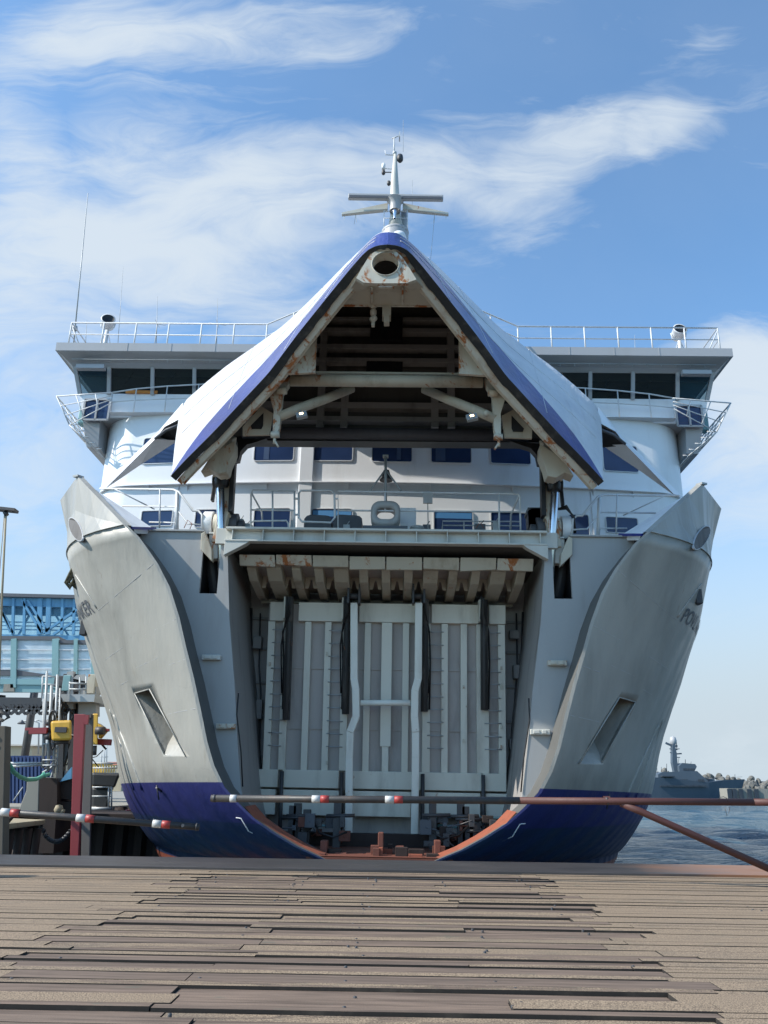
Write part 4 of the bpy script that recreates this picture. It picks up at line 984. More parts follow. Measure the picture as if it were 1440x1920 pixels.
# walkway rail in front of the windows, and wing balcony baskets
s = MB()
path = [(211, 736, 27.75), (256, 729, 27.72), (314, 724, 27.7), (373, 721, 27.68), (430, 718, 27.6), (480, 716, 27.5)]
tp = [F(a, b_, Y) for a, b_, Y in path]; zfw = zfl+.0
s.tube(tp, .03, 7); s.tube([lerp(p, Vector((p.x, p.y, zfw)), .5) for p in tp], .02, 6)
for p in tp: s.tube([p, Vector((p.x, p.y, zfw-.05))], .025, 6)
o1, o2 = both(s, 'walkway_rail', 'rail_white', br)
s = MB(); s.loft([[Vector((p.x, p.y-.1, zfw-.06)) for p in tp], [Vector((p.x, 28.0, zfw-.06)) for p in tp]], False); both(s, 'walkway', 'white', br)
s = MB()
A0 = F(106, 743, 27.6); A1 = F(211, 736, 27.0); Bq = F(130, 797, 27.6)
s.tube([A1, A0, Vector((A0.x, 31, A0.z))], .028, 7)
for k in range(1, 4):
    q = k/3; p0 = lerp(A1, Vector((A1.x, A1.y, zfw)), q); p1 = lerp(A0, Bq, q); s.tube([p0, p1, Vector((p1.x, 31, p1.z))], .02, 6)
for q in (0, .35, .7): p = lerp(A0, A1, q); p2 = lerp(Bq, Vector((A1.x, A1.y, zfw)), q); s.tube([p, p2], .022, 6)
for k in range(5): y = 27.7+k*.75; s.tube([(A0.x, y, A0.z), (Bq.x, y, Bq.z)], .022, 6)
C = F(180, 842, 28.0)
for q in (0, .25, .5, .75, 1): p = lerp(Bq, C, q); s.tube([p, p+Vector((0, 3, 0))], .022, 6); s.tube([p+Vector((-.02, 0, 0)), p+Vector((.35*(1-q*.4), 0, .02))], .02, 6)
s.tube([Bq, C], .025, 6); s.tube([Bq+Vector((0, 3, 0)), C+Vector((0, 3, 0))], .025, 6); s.tube([Bq+Vector((0, 1.5, 0)), C+Vector((0, 1.5, 0))], .02, 6)
both(s, 'wing_basket', 'rail_white', br)
# roof rail
pt = bplan(27.2, hw_r-.35, 1.6); hR = F(245, 606, 27.2).z-zrt
base_ = [Vector((pt[0].x, 31, zrt))]+[p+Vector((0, 0, zrt)) for p in pt]+[Vector((pt[-1].x, 31, zrt))]
posts = [0, .5, 1]+[1+(k/6.0) for k in range(1, 6)]+[2, 2.5, 3, 3.33, 3.66, 4, 4.5, 5]+[5+(k/6.0) for k in range(1, 7)]+[6.5, 7]
rl = railing('roof_rail', base_, hR, posts, .032, 1, parent=br)
s = MB(); s.tube([base_[1]+Vector((0, 0, .05)), base_[2]+Vector((0, 0, .05))], .02, 6); s.tube([base_[1]+Vector((.0, 0, hR*.9)), base_[1]+Vector((.45, 0, 0.02))], .025, 6); both(s, 'rail_foot', 'rail_white', br)
for x, h in ((-9.2, .5), (-6.3, .35), (6.8, .45), (9.9, .3), (-3.4, .6), (3.8, .5)):
    s = MB(); s.tube([(x, 28.2, zrt), (x, 28.2, zrt+h)], .04, 8); s.lathe([(0, .1), (.1, .07), (.1, -.05), (0, -.07)], (x, 28.2, zrt+h+.05), n=10); s.build('roof_fitting', 'rail_white', br)
for x in [q*1.7-10.2 for q in range(13)]:
    dyb = 0 if abs(x) > 4.9 else (1.6 if abs(x) < 2.6 else 1.6*(4.9-abs(x))/2.3); s = MB(); s.box(x-.012, x+.012, 26.94-dyb, 26.96-dyb, zrb+.03, zrt); s.build('fascia_seam', 'bridge_grey', br)
# searchlights
for sgn, px, py in ((-1, 203, 606), (1, 1272, 625)):
    c = F(px, py, 27.9); s = MB(); dr = Vector((.28*(1 if sgn < 0 else .1), -.9, .28)).normalized(); r_ = .26
    s.lathe([(0, -.34), (.12, -.33), (.22, -.22), (r_, -.05), (r_, .2), (r_+.02, .21), (r_+.02, .24), (r_-.02, .24)], c, dr, 22); sl_ = s.build('searchlight', 'rail_white', br)
    s = MB(); s.lathe([(0, .16), (.12, .17), (r_-.02, .225)], c, dr, 22); s.build('searchlight_lens', 'black', sl_) if False else s.build('lens', 'black', br)
    s = MB(); s.tube([c+Vector((-.3, 0, 0)), c+Vector((-.27, 0, -.2)), c+Vector((0, 0, -.34)), c+Vector((.27, 0, -.2)), c+Vector((.3, 0, 0))], .022, 6); s.tube([c+Vector((0, 0, -.34)), Vector((c.x, c.y, zrt))], [.07, .11], 8)
    s.tube([c+Vector((-.05, 0, -.4)), Vector((c.x-.35, c.y, zrt))], .02, 6); s.tube([c+Vector((.05, 0, -.4)), Vector((c.x+.35, c.y, zrt))], .02, 6); s.build('searchlight_stand', 'rail_white', br)
# whip antennas
for p0, p1, r_ in (((139, 648), (165, 362), .022), ((229, 600), (231, 500), .01), ((295, 648), (295, 556), .012), ((408, 645), (408, 560), .012), ((163, 640), (163, 600), .012), ((1190, 660), (1190, 628), .01)):
    a = F(p0[0], p0[1], 27.8); b_ = F(p1[0], p1[1], 27.8); a.z = zrt
    s = MB(); s.tube([a, b_], [r_*1.4, r_*.6], 6)
    if r_ > .02: s.lathe([(.0, .12), (.1, .1), (.12, 0), (.08, -.1)], F(140, 616, 27.8), n=10)
    elif p0[0] in (295, 408): q = F(p0[0], 607, 27.8); s.tube([q-Vector((.35, 0, -.05)), q+Vector((.35, 0, -.08))], .008, 5); s.tube([q-Vector((0, .3, 0)), q+Vector((0, .3, 0))], .008, 5); s.tube([q, Vector((q.x, q.y, zrt))], .02, 6)
    s.build('whip_antenna', 'galv', br)

# ================================================================== mast
MY = 31.0
mbase = F(742, 445, MY)
s = MB(); xm = mbase.x
tb = F(741, 440, MY); 
s.lathe([(.95, zrt-tb.z), (.8, zrt-tb.z+2), (.62, -.6), (.62, 0)], tb, n=16); s.tube([F(757, 470, MY+.3), F(757, 398, MY+.3)], .16, 8); mst = s.build('mast_house', 'bridge_grey', ferry)
s = MB(); s.lathe([(.62, 0), (.64, .05), (.64, .12), (.2, .14)], tb, n=20); s.build('mast_platform', 'bridge_grey', mst)
s = MB(); pts = [F(742, 438, MY), F(741, 405, MY), F(740, 372, MY), F(740, 330, MY), F(741, 288, MY)]; s.tube(pts, [.42, .25, .24, .17, .07], 10); s.build('mast_pole', 'offwhite', mst)
s = MB(); a = F(653, 369, MY-.5); b_ = F(831, 372, MY-.5); s.beam(a, b_, .2, .28); sc_ = s.build('radar_scanner', 'bridge_grey', mst, bevel=.03)
s = MB(); s.beam(a+Vector((.05, -.11, -.06)), b_+Vector((-.05, -.11, -.06)), .02, .14); s.build('scanner_face', 'grey_dark', sc_)
s = MB(); c = F(741, 380, MY-.4); s.lathe([(.42, .14), (.3, .0), (.26, -.2), (.26, -.5)], c, n=14); s.build('radar_gearbox', 'bridge_grey', mst)
for sg in (-1, 1):
    s = MB(); a = F(741+14*sg, 388, MY-.1); b_ = F(741+100*sg, 402, MY-.1)
    s.hexa([a+Vector((0, -.12, -.2)), a+Vector((0, .12, -.2)), a+Vector((0, .12, .14)), a+Vector((0, -.12, .14))], [b_+Vector((0, -.08, -.06)), b_+Vector((0, .08, -.06)), b_+Vector((0, .08, .05)), b_+Vector((0, -.08, .05))])
    s.tube([b_-Vector((sg*.12, 0, 0)), b_-Vector((sg*.12, 0, .25))], .015, 5); s.tube([b_-Vector((sg*.65, 0, 0)), b_-Vector((sg*.7, 0, .45))], .012, 5)
    s.build('yard_arm', 'offwhite', mst, bevel=.01)
s = MB()
for px in (720, 764): s.tube([F(px, 432, MY-.3), F(px, 394, MY-.3)], .022, 6)
s.tube([F(720, 409, MY-.3), F(764, 409, MY-.3)], .018, 6); s.tube([F(720, 396, MY-.3), F(764, 396, MY-.3)], .02, 6); s.build('mast_rail', 'rail_white', mst)
s = MB(); s.lathe([(0, .16), (.09, .12), (.1, 0), (.06, -.12), (.05, -.35)], F(740, 398, MY-.7), n=12); s.build('horn', 'chrome', mst)
# instruments
s = MB(); s.tube([F(739, 290, MY), F(739, 258, MY)], .035, 8); s.tube([F(735, 260, MY), F(749, 254, MY)], .03, 6); s.box(F(749, 253, MY).x-.02, F(749, 253, MY).x+.03, MY-.05, MY+.3, F(749, 257, MY).z, F(749, 248, MY).z); s.lathe([(0, .1), (.1, .05), (.1, -.05), (0, -.1)], F(740, 287, MY), n=12); s.build('wind_vane', 'rail_white', mst)
s = MB(); s.tube([F(738, 291, MY), F(723, 290, MY), F(722, 282, MY)], .025, 6); s.tube([F(736, 317, MY), F(722, 316, MY)], .02, 6); s.build('side_bracket', 'rail_white', mst)
s = MB(); s.lathe([(0, .22), (.09, .2), (.09, -.1), (0, -.12)], F(719, 314, MY), n=12); s.build('antenna_dome', 'white', mst)
for px, py in ((719, 323), (729, 343), (750, 296)):
    c = F(px, py, MY); s = MB(); k_ = 1.0 if px < 740 else 1.7
    s.lathe([(0, .14*k_), (.08*k_, .08*k_), (.09*k_, .0), (.09*k_, -.08*k_), (.05*k_, -.14*k_), (0, -.14*k_)], c, n=12); s.tube([c, Vector((lerp(c.x, xm, .6), c.y, c.z))], .025, 6); s.build('signal_lamp', 'steel_dark', mst)
for q0, q1 in (((773, 385), (773, 337)), ((756, 285), (756, 225)), ((807, 490), (815, 404)), ((664, 420), (667, 403))):
    s = MB(); s.tube([F(*q0, MY), F(*q1, MY)], .009, 5); s.build('thin_aerial', 'galv', mst)
s = MB(); s.lathe([(0, .28), (.26, .2), (.34, 0), (.26, -.2), (.1, -.28)], F(748, 446, MY-1.4), n=18); s.build('satellite_dome', 'white', mst)

# ================================================================== visor
RP = [(322, 892), (344, 868), (402, 810), (475, 732), (504, 701), (560, 626), (621, 550), (662, 500), (680, 479), (691, 469), (701, 463.5), (711, 460.5), (722, 459)]
tot_ = 0; cum = [0]
for a, b_ in zip(RP[:-1], RP[1:]): tot_ += math.dist(a, b_); cum.append(tot_)
cum = [c/tot_ for c in cum]
RY0, RY1 = 20.6, 16.6
Rm = [F(px, py, lerp(RY0, RY1, q)) for (px, py), q in zip(RP, cum)]
Rm[-1].x = 0.0
rimN = Vector((0, -(Rm[-1].z-Rm[0].z), (Rm[-1].y-Rm[0].y))).normalized()  # towards camera, down
def resample(P, T, ts):
    return [Vector([interp(t_, T, [p[k] for p in P]) for k in range(3)]) for t_ in ts]
ts = [1-(1-i/48)**1.5 for i in range(49)]
RR = resample(Rm, cum, ts)
DP = [(338, 768, 24.3), (343, 755, 24.3), (385, 718, 24.4), (422, 688, 24.4), (447, 670, 24.5), (475, 651, 24.5), (533, 609, 24.5), (577, 567, 24.4), (613, 531, 23.6), (650, 493, 21.8), (675, 469, 19.8), (691, 453, 18.6), (699, 445, 18.0), (707, 439, 17.6), (714, 436, 17.4), (722, 434.5, 17.3)]
Dm = [F(a, b_, c) for a, b_, c in DP]; Dm[-1].x = 0
dT = [0]
for a, b_ in zip(Dm[:-1], Dm[1:]): dT.append(dT[-1]+(b_-a).length)
dT = [q/dT[-1] for q in dT]
DD = resample(Dm, dT, ts)
def skin_pt(i, v, off=0.0):
    a, b_ = RR[i], DD[i]; p = lerp(a, b_, v)
    out = Vector((-1, -.15, .55)).normalized(); 
    wv_ = math.sin(math.pi*v)*(0.03*(1-ts[i]**4))
    p = p+out*(wv_-off)
    if p.x > 0: p.x = 0
    return p
NB, NW = 4, 7
def vsi(i, wide=1.0):
    q = ts[i]; lim = min(interp(q, [0, .12, .35, .55, .72, .82, 1], [.03, .20, .42, .56, .74, .97, .97])*wide, .97)
    return [lim*k/NB for k in range(NB)]+[lim+(1-lim)*k/NW for k in range(NW+1)]
def skin(off):
    return [[skin_pt(i, v, off) for v in vsi(i)] for i in range(len(ts))]
def bandf(i, j):
    return 1 if j < NB else 0
s = MB(); rows = skin(0)
s.loft([r_ for r_ in rows], True, lambda i, j: bandf(i, j))
vis = thing_vis = None
vb_ = MB(); BYv = 24.35; zbv = F(722, 826, 24.3).z
# back plate = visor's own deck, closing the rear; lower edge with rounded corners
bp_ = [p.copy() for p in DD if p.z > zbv+.9]
left = [Vector((min(p.x+.04, 0), p.y+.0, p.z-.03)) for p in bp_]
xa_ = F(447, 840, 24.3).x
poly = [Vector((left[0].x, BYv, zbv+.3)), Vector((xa_-.8, BYv, zbv-.05)), Vector((xa_, BYv, zbv-.2)), Vector((xa_+.15, BYv, zbv-.02)), Vector((xa_+.5, BYv, zbv+.16)), Vector((xa_+1.0, BYv, zbv+.2))]
poly = [Vector((p.x, BYv, p.z)) for p in poly]
full = left[::-1][:0]
pl_ = [Vector((-p.x, p.y, p.z)) for p in left]      # right side
pr = poly
ring = [*pr, *[Vector((-p.x, p.y, p.z)) for p in pr[::-1]], pl_[0], left[0]]
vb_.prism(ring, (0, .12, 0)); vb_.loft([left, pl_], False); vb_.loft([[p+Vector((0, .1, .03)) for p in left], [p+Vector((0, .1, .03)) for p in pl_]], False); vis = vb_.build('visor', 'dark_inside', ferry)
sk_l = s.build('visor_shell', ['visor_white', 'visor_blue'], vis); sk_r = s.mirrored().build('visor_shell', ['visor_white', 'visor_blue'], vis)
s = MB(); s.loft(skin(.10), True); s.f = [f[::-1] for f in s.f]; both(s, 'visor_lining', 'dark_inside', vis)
for v_ in (.45, .72):
    s = MB(); s.tube([skin_pt(i, v_, -.004) for i in range(1, 44)], .012, 5); both(s, 'plate_seam', 'grey_dark' if v_ > 1 else 'visor_white', vis)
for i in (8, 17, 27):
    s = MB(); s.tube([skin_pt(i, v/8, -.004) for v in range(1, 9)], .010, 5); both(s, 'plate_seam', 'visor_white', vis)
# lower end closing strip of the shell
s = MB(); s.loft([[skin_pt(0, v, 0) for v in vsi(0)], [skin_pt(0, v, .1) for v in vsi(0)]], False); both(s, 'shell_end', 'visor_white', vis)
# fin (bulwark wing)
T0 = F(185, 917, 25.2); P1 = F(251, 853, 24.8); P2 = F(294, 812, 24.5); P3 = F(343, 755, 24.3)
I1 = F(200, 913, 24.9); I2 = F(291, 823, 24.2); I3 = F(309, 800, 24.0); I4 = F(343, 782, 23.8)
G1 = F(198, 917, 25.3); G2 = F(263, 872, 25.0); G3 = F(334, 826, 24.6)
s = MB(); s.add([T0, P1, P2, P3, I4, I3, I2, I1], [(0, 1, 7), (1, 2, 6, 7), (2, 3, 5, 6), (3, 4, 5)])
s.add([T0, I1, I2, G3, G2, G1], [(0, 1, 5), (1, 2, 4, 5), (2, 3, 4)])
s.add([T0, G1, G2, G3, P3, P2, P1], [(0, 1, 2, 6), (2, 3, 4, 5, 6)])
both(s, 'visor_fin', 'visor_white2' if 'visor_white2' in MATS else 'white', vis)
s = MB(); s.add([I2, I3, I4, F(335, 828, 24.5), F(291, 823, 24.6)], [(0, 1, 2, 3, 4)]); s.v = [p+Vector((0, .12, 0)) for p in s.v]; both(s, 'fin_recess', 'black', vis)
s = MB(); s.tube([I2+Vector((0, -.02, 0)), F(312, 806, 23.9), F(342, 795, 23.8)], .05, 6); both(s, 'fin_edge', 'grey_dark', vis)
# rim: black seal and rusty frame
def sweep(P, A0, A1, c0, c1, wob=0.0):
    rows = []; rw = random.Random(4)
    for i, p in enumerate(P):
        T = (P[min(i+1, len(P)-1)]-P[max(i-1, 0)]).normalized(); inn = rimN.cross(T)
        if inn.x < 0 and i < len(P)-1: inn = -inn
        if i == len(P)-1: inn = Vector((0, 1, -1)).normalized()
        inn.normalize(); k_ = interp(ts[i], [0, .86, .94, 1], [1, 1, .55, .5] if A0 < .1 else [1, 1, .5, .4]); a0 = A0*k_; a1 = A1*k_+rw.uniform(-wob, wob)
        ring_ = [p+inn*a+rimN*c for a, c in ((a0, c0), (a1, c0), (a1, c1), (a0, c1))]
        for q in ring_:
            if q.x > 0: q.x = 0
        rows.append(ring_)
    mb = MB(); mb.loft(rows, False, closed=True); mb.quad(*rows[0]); return mb
jit = random.Random(9)
RJ = [p+Vector((0, 0, 0)) for p in RR]
both(sweep(RJ, -.02, .19, -.12, .07, .025), 'rim_seal', 'rubber', vis)
both(sweep(RR, .19, .36, -.3, .03, .0), 'rim_flange', 'cream_rust', vis)
both(sweep(RR, .36, .43, -.75, -.1), 'rim_web', 'cream_rust', vis)
# apex plate with round hole
AY = 16.75
def ap(px, py, Y=AY): return F(px, py, Y)
hc = ap(723, 495); rh = ap(748, 495).x-hc.x
outl = [(664, 528), (700, 531), (746, 531), (784, 529), (768, 503), (756, 484), (743, 471), (722, 465), (702, 471), (690, 484), (678, 503)]
s = MB(); n_ = 24
inner = [hc+Vector((rh*math.cos(2*math.pi*k/n_), 0, rh*1.0*math.sin(2*math.pi*k/n_))) for k in range(n_)]
op_ = [ap(a, b_) for a, b_ in outl]
def ray_poly(a):
    d = Vector((math.cos(a), 0, math.sin(a))); best = 9
    for p, q in zip(op_, op_[1:]+op_[:1]):
        e = q-p; den_ = d.x*e.z-d.z*e.x
        if abs(den_) < 1e-9: continue
        w = p-hc; t_ = (w.x*e.z-w.z*e.x)/den_; u_ = (w.x*d.z-w.z*d.x)/den_
        if t_ > 0 and -1e-6 <= u_ <= 1+1e-6: best = min(best, t_)
    return hc+d*best
outer = [ray_poly(2*math.pi*k/n_) for k in range(n_)]
bk2 = Vector((0, .12, 0.0))
s.loft([outer, inner, [p+bk2 for p in inner], [p+bk2 for p in outer], outer], False, closed=True); ap_o = s.build('apex_plate', 'cream_rust', vis)
s = MB(); s.lathe([(rh*1.0, -.02), (rh*1.06, -.03), (rh*1.06, .3), (rh*.99, .3)], hc, (0, 1, 0), 24); s.build('hole_rim', 'cream_rust', ap_o)
s = MB(); s.add([ap(668, 524, 17.05), ap(781, 526, 17.05), ap(800, 546, 17.6), ap(772, 545, 17.6), ap(748, 531, 17.1), ap(698, 530, 17.1), ap(680, 545, 17.6), ap(655, 548, 17.6)], [(0, 1, 4, 5), (1, 2, 3, 4), (0, 5, 6, 7)]); s.build('spandrel', 'cream', ap_o)
# transverse plate behind the apex
s = MB(); s.hexa([ap(620, 574, 18.6), ap(823, 576, 18.6), ap(790, 530, 17.4), ap(660, 528, 17.4)], [ap(620, 573, 18.8)+Vector((0, 0, .02)), ap(823, 575, 18.8)+Vector((0, 0, .02)), ap(790, 530, 17.6), ap(660, 528, 17.6)]); s.build('nose_plate', 'cream', vis)
s = MB(); s.beam(ap(640, 571, 18.55), ap(806, 572, 18.55), .06, .1); s.beam(ap(697, 540, 17.6), ap(697, 568, 18.4), .05, .06, (0, 1, 0)); s.beam(ap(755, 540, 17.6), ap(755, 570, 18.4), .05, .06, (0, 1, 0)); s.beam(ap(710, 537, 17.4), ap(739, 537, 17.4), .08, .1); s.build('nose_stiffener', 'cream_rust', vis)
s = MB(); s.box(ap(717, 585, 18.6).x, ap(733, 585, 18.6).x, 18.5, 18.8, ap(722, 595, 18.6).z, ap(722, 568, 18.6).z); s.box(ap(720, 600, 18.6).x, ap(730, 600, 18.6).x, 18.5, 18.7, ap(722, 608, 18.6).z, ap(722, 595, 18.6).z); s.build('lock_hook', 'cream', vis)
s = MB()
for k in range(4): s.lathe([(.05, .1), (.09, .06), (.09, -.06), (.05, -.1)], ap(700, 562+k*12, 18.6), (1 if k % 2 else 0, 0, 1), 8)
s.box(ap(697, 590, 18.6).x, ap(703, 590, 18.6).x, 18.55, 18.65, ap(700, 612, 18.6).z, ap(700, 570, 18.6).z); s.build('chain_hoist', 'cream_rust', vis)
# side gussets
for sg in (-1, 1):
    s = MB(); pg = [(594, 628), (591, 698), (540, 700), (556, 678), (575, 652)]; Yg = 19.0; s.prism([F(a, b_, Yg) for a, b_ in pg], (0, .1, 0)); (s if sg < 0 else s.mirrored()).build('side_gusset', 'cream_rust', vis)
    s = MB(); pg = [(520, 722), (545, 705), (541, 720), (530, 735), (528, 760), (524, 800), (518, 815), (511, 810), (513, 770), (505, 740)]; s.prism([F(a, b_, 19.9) for a, b_ in pg], (0, .25, 0)); lt = (s if sg < 0 else s.mirrored()).build('latch_arm', 'cream_rust', vis)
    s = MB(); s.tube([F(508, 815, 19.9), F(524, 815, 19.9)], .09, 10); s.tube([F(516, 815, 19.95), F(514, 832, 19.95)], .04, 6); s.tube([F(516, 828, 19.95), F(522, 838, 19.95)], .03, 6); (s if sg < 0 else s.mirrored()).build('latch_pin', 'cream_rust', lt); s = MB(); s.tube([F(520, 733, 19.8), F(538, 733, 19.8)], .1, 10); (s if sg < 0 else s.mirrored()).build('latch_bearing', 'cream_rust', lt)
    s = MB(); pg = [(490, 762), (455, 800), (455, 816), (505, 815), (512, 775)]; s.prism([F(a, b_, 20.4) for a, b_ in pg], (0, .08, 0)); (s if sg < 0 else s.mirrored()).build('corner_web', 'cream', vis)
    s = MB(); pg = [(494, 774), (470, 798), (472, 804), (490, 804), (493, 798)]; s.prism([F(a, b_, 20.37) for a, b_ in pg], (0, .02, 0)); (s if sg < 0 else s.mirrored()).build('web_opening', 'black', vis)
    s = MB(); s.tube([F(522, 782, 20.0), F(560, 766, 20.2), F(610, 748, 20.6), F(660, 728, 21.0)], .14, 12); (s if sg < 0 else s.mirrored()).build('diagonal_brace', 'cream', vis)
    s = MB(); pg = [(398, 850), (440, 826), (440, 845), (430, 868), (425, 885), (408, 888), (392, 878), (376, 884)]; s.prism([F(a, b_, 20.9) for a, b_ in pg], (0, .5, 0)); (s if sg < 0 else s.mirrored()).build('visor_bracket', 'cream', vis, bevel=.02)
    s = MB(); s.beam(F(427, 818, 21.5), F(416, 895, 22.2), .45, .4, (0, 1, 0)); (s if sg < 0 else s.mirrored()).build('visor_arm', 'cream', vis, bevel=.03)
    # dark quarter bend under the back plate
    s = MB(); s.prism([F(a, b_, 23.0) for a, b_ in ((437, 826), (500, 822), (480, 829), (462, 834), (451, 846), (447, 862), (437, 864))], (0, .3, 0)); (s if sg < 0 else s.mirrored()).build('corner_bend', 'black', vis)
s = MB(); s.tube([F(545, 713, 20.0), F(905, 716, 20.0)], .17, 16); s.build('cross_tube', 'cream', vis)
s = MB(); s.beam(F(545, 702, 20.2), F(900, 706, 20.2), .3, .06); s.build('tube_cap', 'cream', vis)
s = MB(); s.tube([F(455, 812, 23.4), F(990, 818, 23.4)], .22, 14); s.build('lower_tube', 'grey_dark', vis)
s = MB(); s.beam(F(437, 828, 23.6), F(1008, 832, 23.6), .5, .14); s.build('lower_seal', 'black', vis)
for py, hgt in ((603, .1), (624, .14), (655, .16), (680, .14), (765, .22), (790, .16)):
    a = F(722, py, 24.2); hw = None
    for p in DD:
        if p.z > a.z+.3: hw = abs(p.x)-.25; break
    hw = min(hw or 1, 6.2) if py < 740 else 6.0
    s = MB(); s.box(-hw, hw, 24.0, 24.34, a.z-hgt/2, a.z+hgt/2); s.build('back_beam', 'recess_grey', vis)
for px in (600, 645, 815, 846):
    s = MB(); a = F(px, 805, 24.2); b_ = F(px, 735 if px in (645, 815) else 620, 24.2); s.box(a.x-.12, a.x+.12, 24.02, 24.35, a.z, b_.z); s.build('back_post', 'recess_grey', vis)
s = MB(); a = F(687, 700, 24.1); b_ = F(755, 680, 24.1); s.box(a.x, b_.x, 24.0, 24.03, a.z, b_.z); c = F(700, 625, 23.9); s2 = MB(); s2.box(c.x-.1, c.x+1.0, 23.8, 24.0, c.z-.3, c.z+.6); s.build('dark_panel', 'black', vis); s2.build('dark_box', 'black', vis)
# inner ribs following the shell
for i in (5, 10, 16, 22, 30):
    pts = [skin_pt(i, v, .2) for v in (.1, .3, .5, .7, .9)]; s = MB()
    for a, b_ in zip(pts[:-1], pts[1:]): s.beam(a, b_, .06, .22)
    both(s, 'shell_frame', 'recess_grey', vis)
# two floodlights on the braces
for px, py in ((565, 776), (885, 780)):
    c = F(px, py, 19.7); s = MB(); M = Matrix.Translation(c) @ Matrix.Rotation(R(-15), 4, 'Y') @ Matrix.Rotation(R(-20), 4, 'X')
    s.box(-.15, .15, 0, .12, -.1, .1, M); s.box(-.03, .03, .05, .1, .08, .2, M); fo_ = s.build('floodlight', 'galv', vis, bevel=.01)
    s = MB(); s.box(-.12, .12, -.012, -.002, -.07, .07, M); s.build('lamp_glass', 'lens', fo_)
    s = MB(); s.box(-.05, .05, -.02, -.013, -.03, .03, M); s.build('lamp_light', 'lamp_glow', fo_)
s = MB(); c = F(912, 776, 19.8); s.lathe([(0, -.1), (.07, -.1), (.08, .1), (0, .1)], c, (0, -1, -.2), 10); s.build('camera_housing', 'cream', vis)

# ================================================================== mooring rope on the bulwark
def tangle(pts, r, seed, loops=3, spread=.08):
    s = MB(); rn = random.Random(seed)
    for k in range(loops):
        s.tube([Vector(p)+Vector((rn.uniform(-spread, spread), rn.uniform(-spread, spread), rn.uniform(-spread, spread))) for p in pts], r, 7)
    return s
s = tangle([U(143, 1060, 24.0), U(137, 1070, 23.9), U(131, 1081, 23.8), U(126, 1092, 23.8), U(130, 1101, 23.8), U(137, 1093, 23.8), U(140, 1080, 23.9), U(141, 1097, 23.9), U(147, 1106, 23.9)], .035, 2, 5, .06)
tag(s.build('mooring_rope', 'rope_brown', org=U(135, 1085, 25)), 'frayed brown mooring rope hanging off the left bow of the ferry', 'rope')

# ================================================================== barrier poles
def bands(parent, p, q, segs, r):
    for name, m_, a, b_ in segs:
        s = MB(); s.tube([lerp(p, q, a), lerp(p, q, b_)], r, 16); s.build(name, m_, parent)
pl0 = U(-95, 1515, 14.6); pl1 = U(374, 1551, 15.2)
bar = thing('barrier_pole', 'black barrier pole with white and red bands reaching in from the left', 'barrier', (pl0.x, pl0.y, DECK), 'barrier poles across the ramp end')
s = MB(); s.tube([pl0, pl1], .056, 16); s.build('pole', 'pole_black', bar)
s = MB(); s.tube([lerp(pl0, pl1, .985), lerp(pl0, pl1, .99)], .066, 12); s.tube([lerp(pl0, pl1, .935)+Vector((0, 0, .0)), lerp(pl0, pl1, .935)+Vector((0, -.07, .01))], .03, 8); s.build('pole_cap', 'steel_dark', bar)
L_ = 469.0
for a in (0+95, 140+95, 284+95):
    bands(bar, pl0, pl1, [('white_band', 'band_white', (a)/L_, (a+17)/L_), ('red_band', 'band_red', (a+17.5)/L_, (a+34)/L_)], .0655)
s = MB(); s.box(pl0.x-.5, pl0.x-.1, pl0.y-.2, pl0.y+.2, DECK, pl0.z+.25); s.build('pivot_post', 'steel_dark', bar, bevel=.02)
p0 = U(396, 1497, 15.4); p1 = U(1530, 1505, 15.0)
bar2 = thing('barrier_pole', 'long rusty red barrier pole with a slanting brace, reaching in from the right', 'barrier', (p1.x, p1.y, DECK), 'barrier poles across the ramp end')
cut_ = (985-396)/(1530-396)
s = MB(); s.tube([p0, lerp(p0, p1, cut_)], .062, 16); s.build('pole', 'pole_black', bar2)
s = MB(); s.tube([lerp(p0, p1, cut_), lerp(p0, p1, .9)], .06, 16); s.tube([lerp(p0, p1, .9), p1], .06, 12); s.build('rear_pole', 'pole_red', bar2)
s = MB(); s.tube([U(1164, 1506, 15.15), U(1200, 1521, 15.1), U(1530, 1668, 14.9)], .062, 14); s.lathe([(.075, -.06), (.075, .06)], U(1137, 1501, 15.2), (1, 0, 0), 14); s.build('brace', 'pole_red', bar2)
for a, w in ((433, 13), (591, 16), (731, 17)):
    f_ = lambda x: (x-396)/(1530-396.0)
    bands(bar2, p0, p1, [('white_band', 'band_white', f_(a), f_(a+w))] + ([('red_band', 'band_red', f_(a+w+.5), f_(a+w+17))] if w > 13 else []), .0655)
s = MB(); s.tube([lerp(p0, p1, .003), lerp(p0, p1, .008)], .067, 12); s.tube([U(1137, 1495, 15.1), U(1141, 1509, 15.1)], .02, 6); s.build('pole_cap', 'steel_dark', bar2)
s = MB(); s.box(p1.x-.1, p1.x+.4, p1.y-.25, p1.y+.25, DECK, p1.z+.25); s.build('pivot_post', 'steel_dark', bar2, bevel=.02)
s = MB(); c = U(1358, 1496, 15.0); s.tube([U(1347, 1499, 14.98), U(1350, 1495, 14.95), U(1357, 1494, 14.94), U(1363, 1497, 14.94), U(1365, 1503, 14.95)], .006, 5); s.tube([U(1359, 1513, 14.95), U(1363, 1530, 14.95), U(1367, 1522, 14.95), U(1368, 1513, 14.95)], .005, 5)
tag(s.build('wire_loop', 'steel_dark', org=c), 'thin wire loop tied round the rusty barrier pole at the right', 'wire')

# ================================================================== port side structures (left)
def T(px, py, Y): return U(px, py, Y)
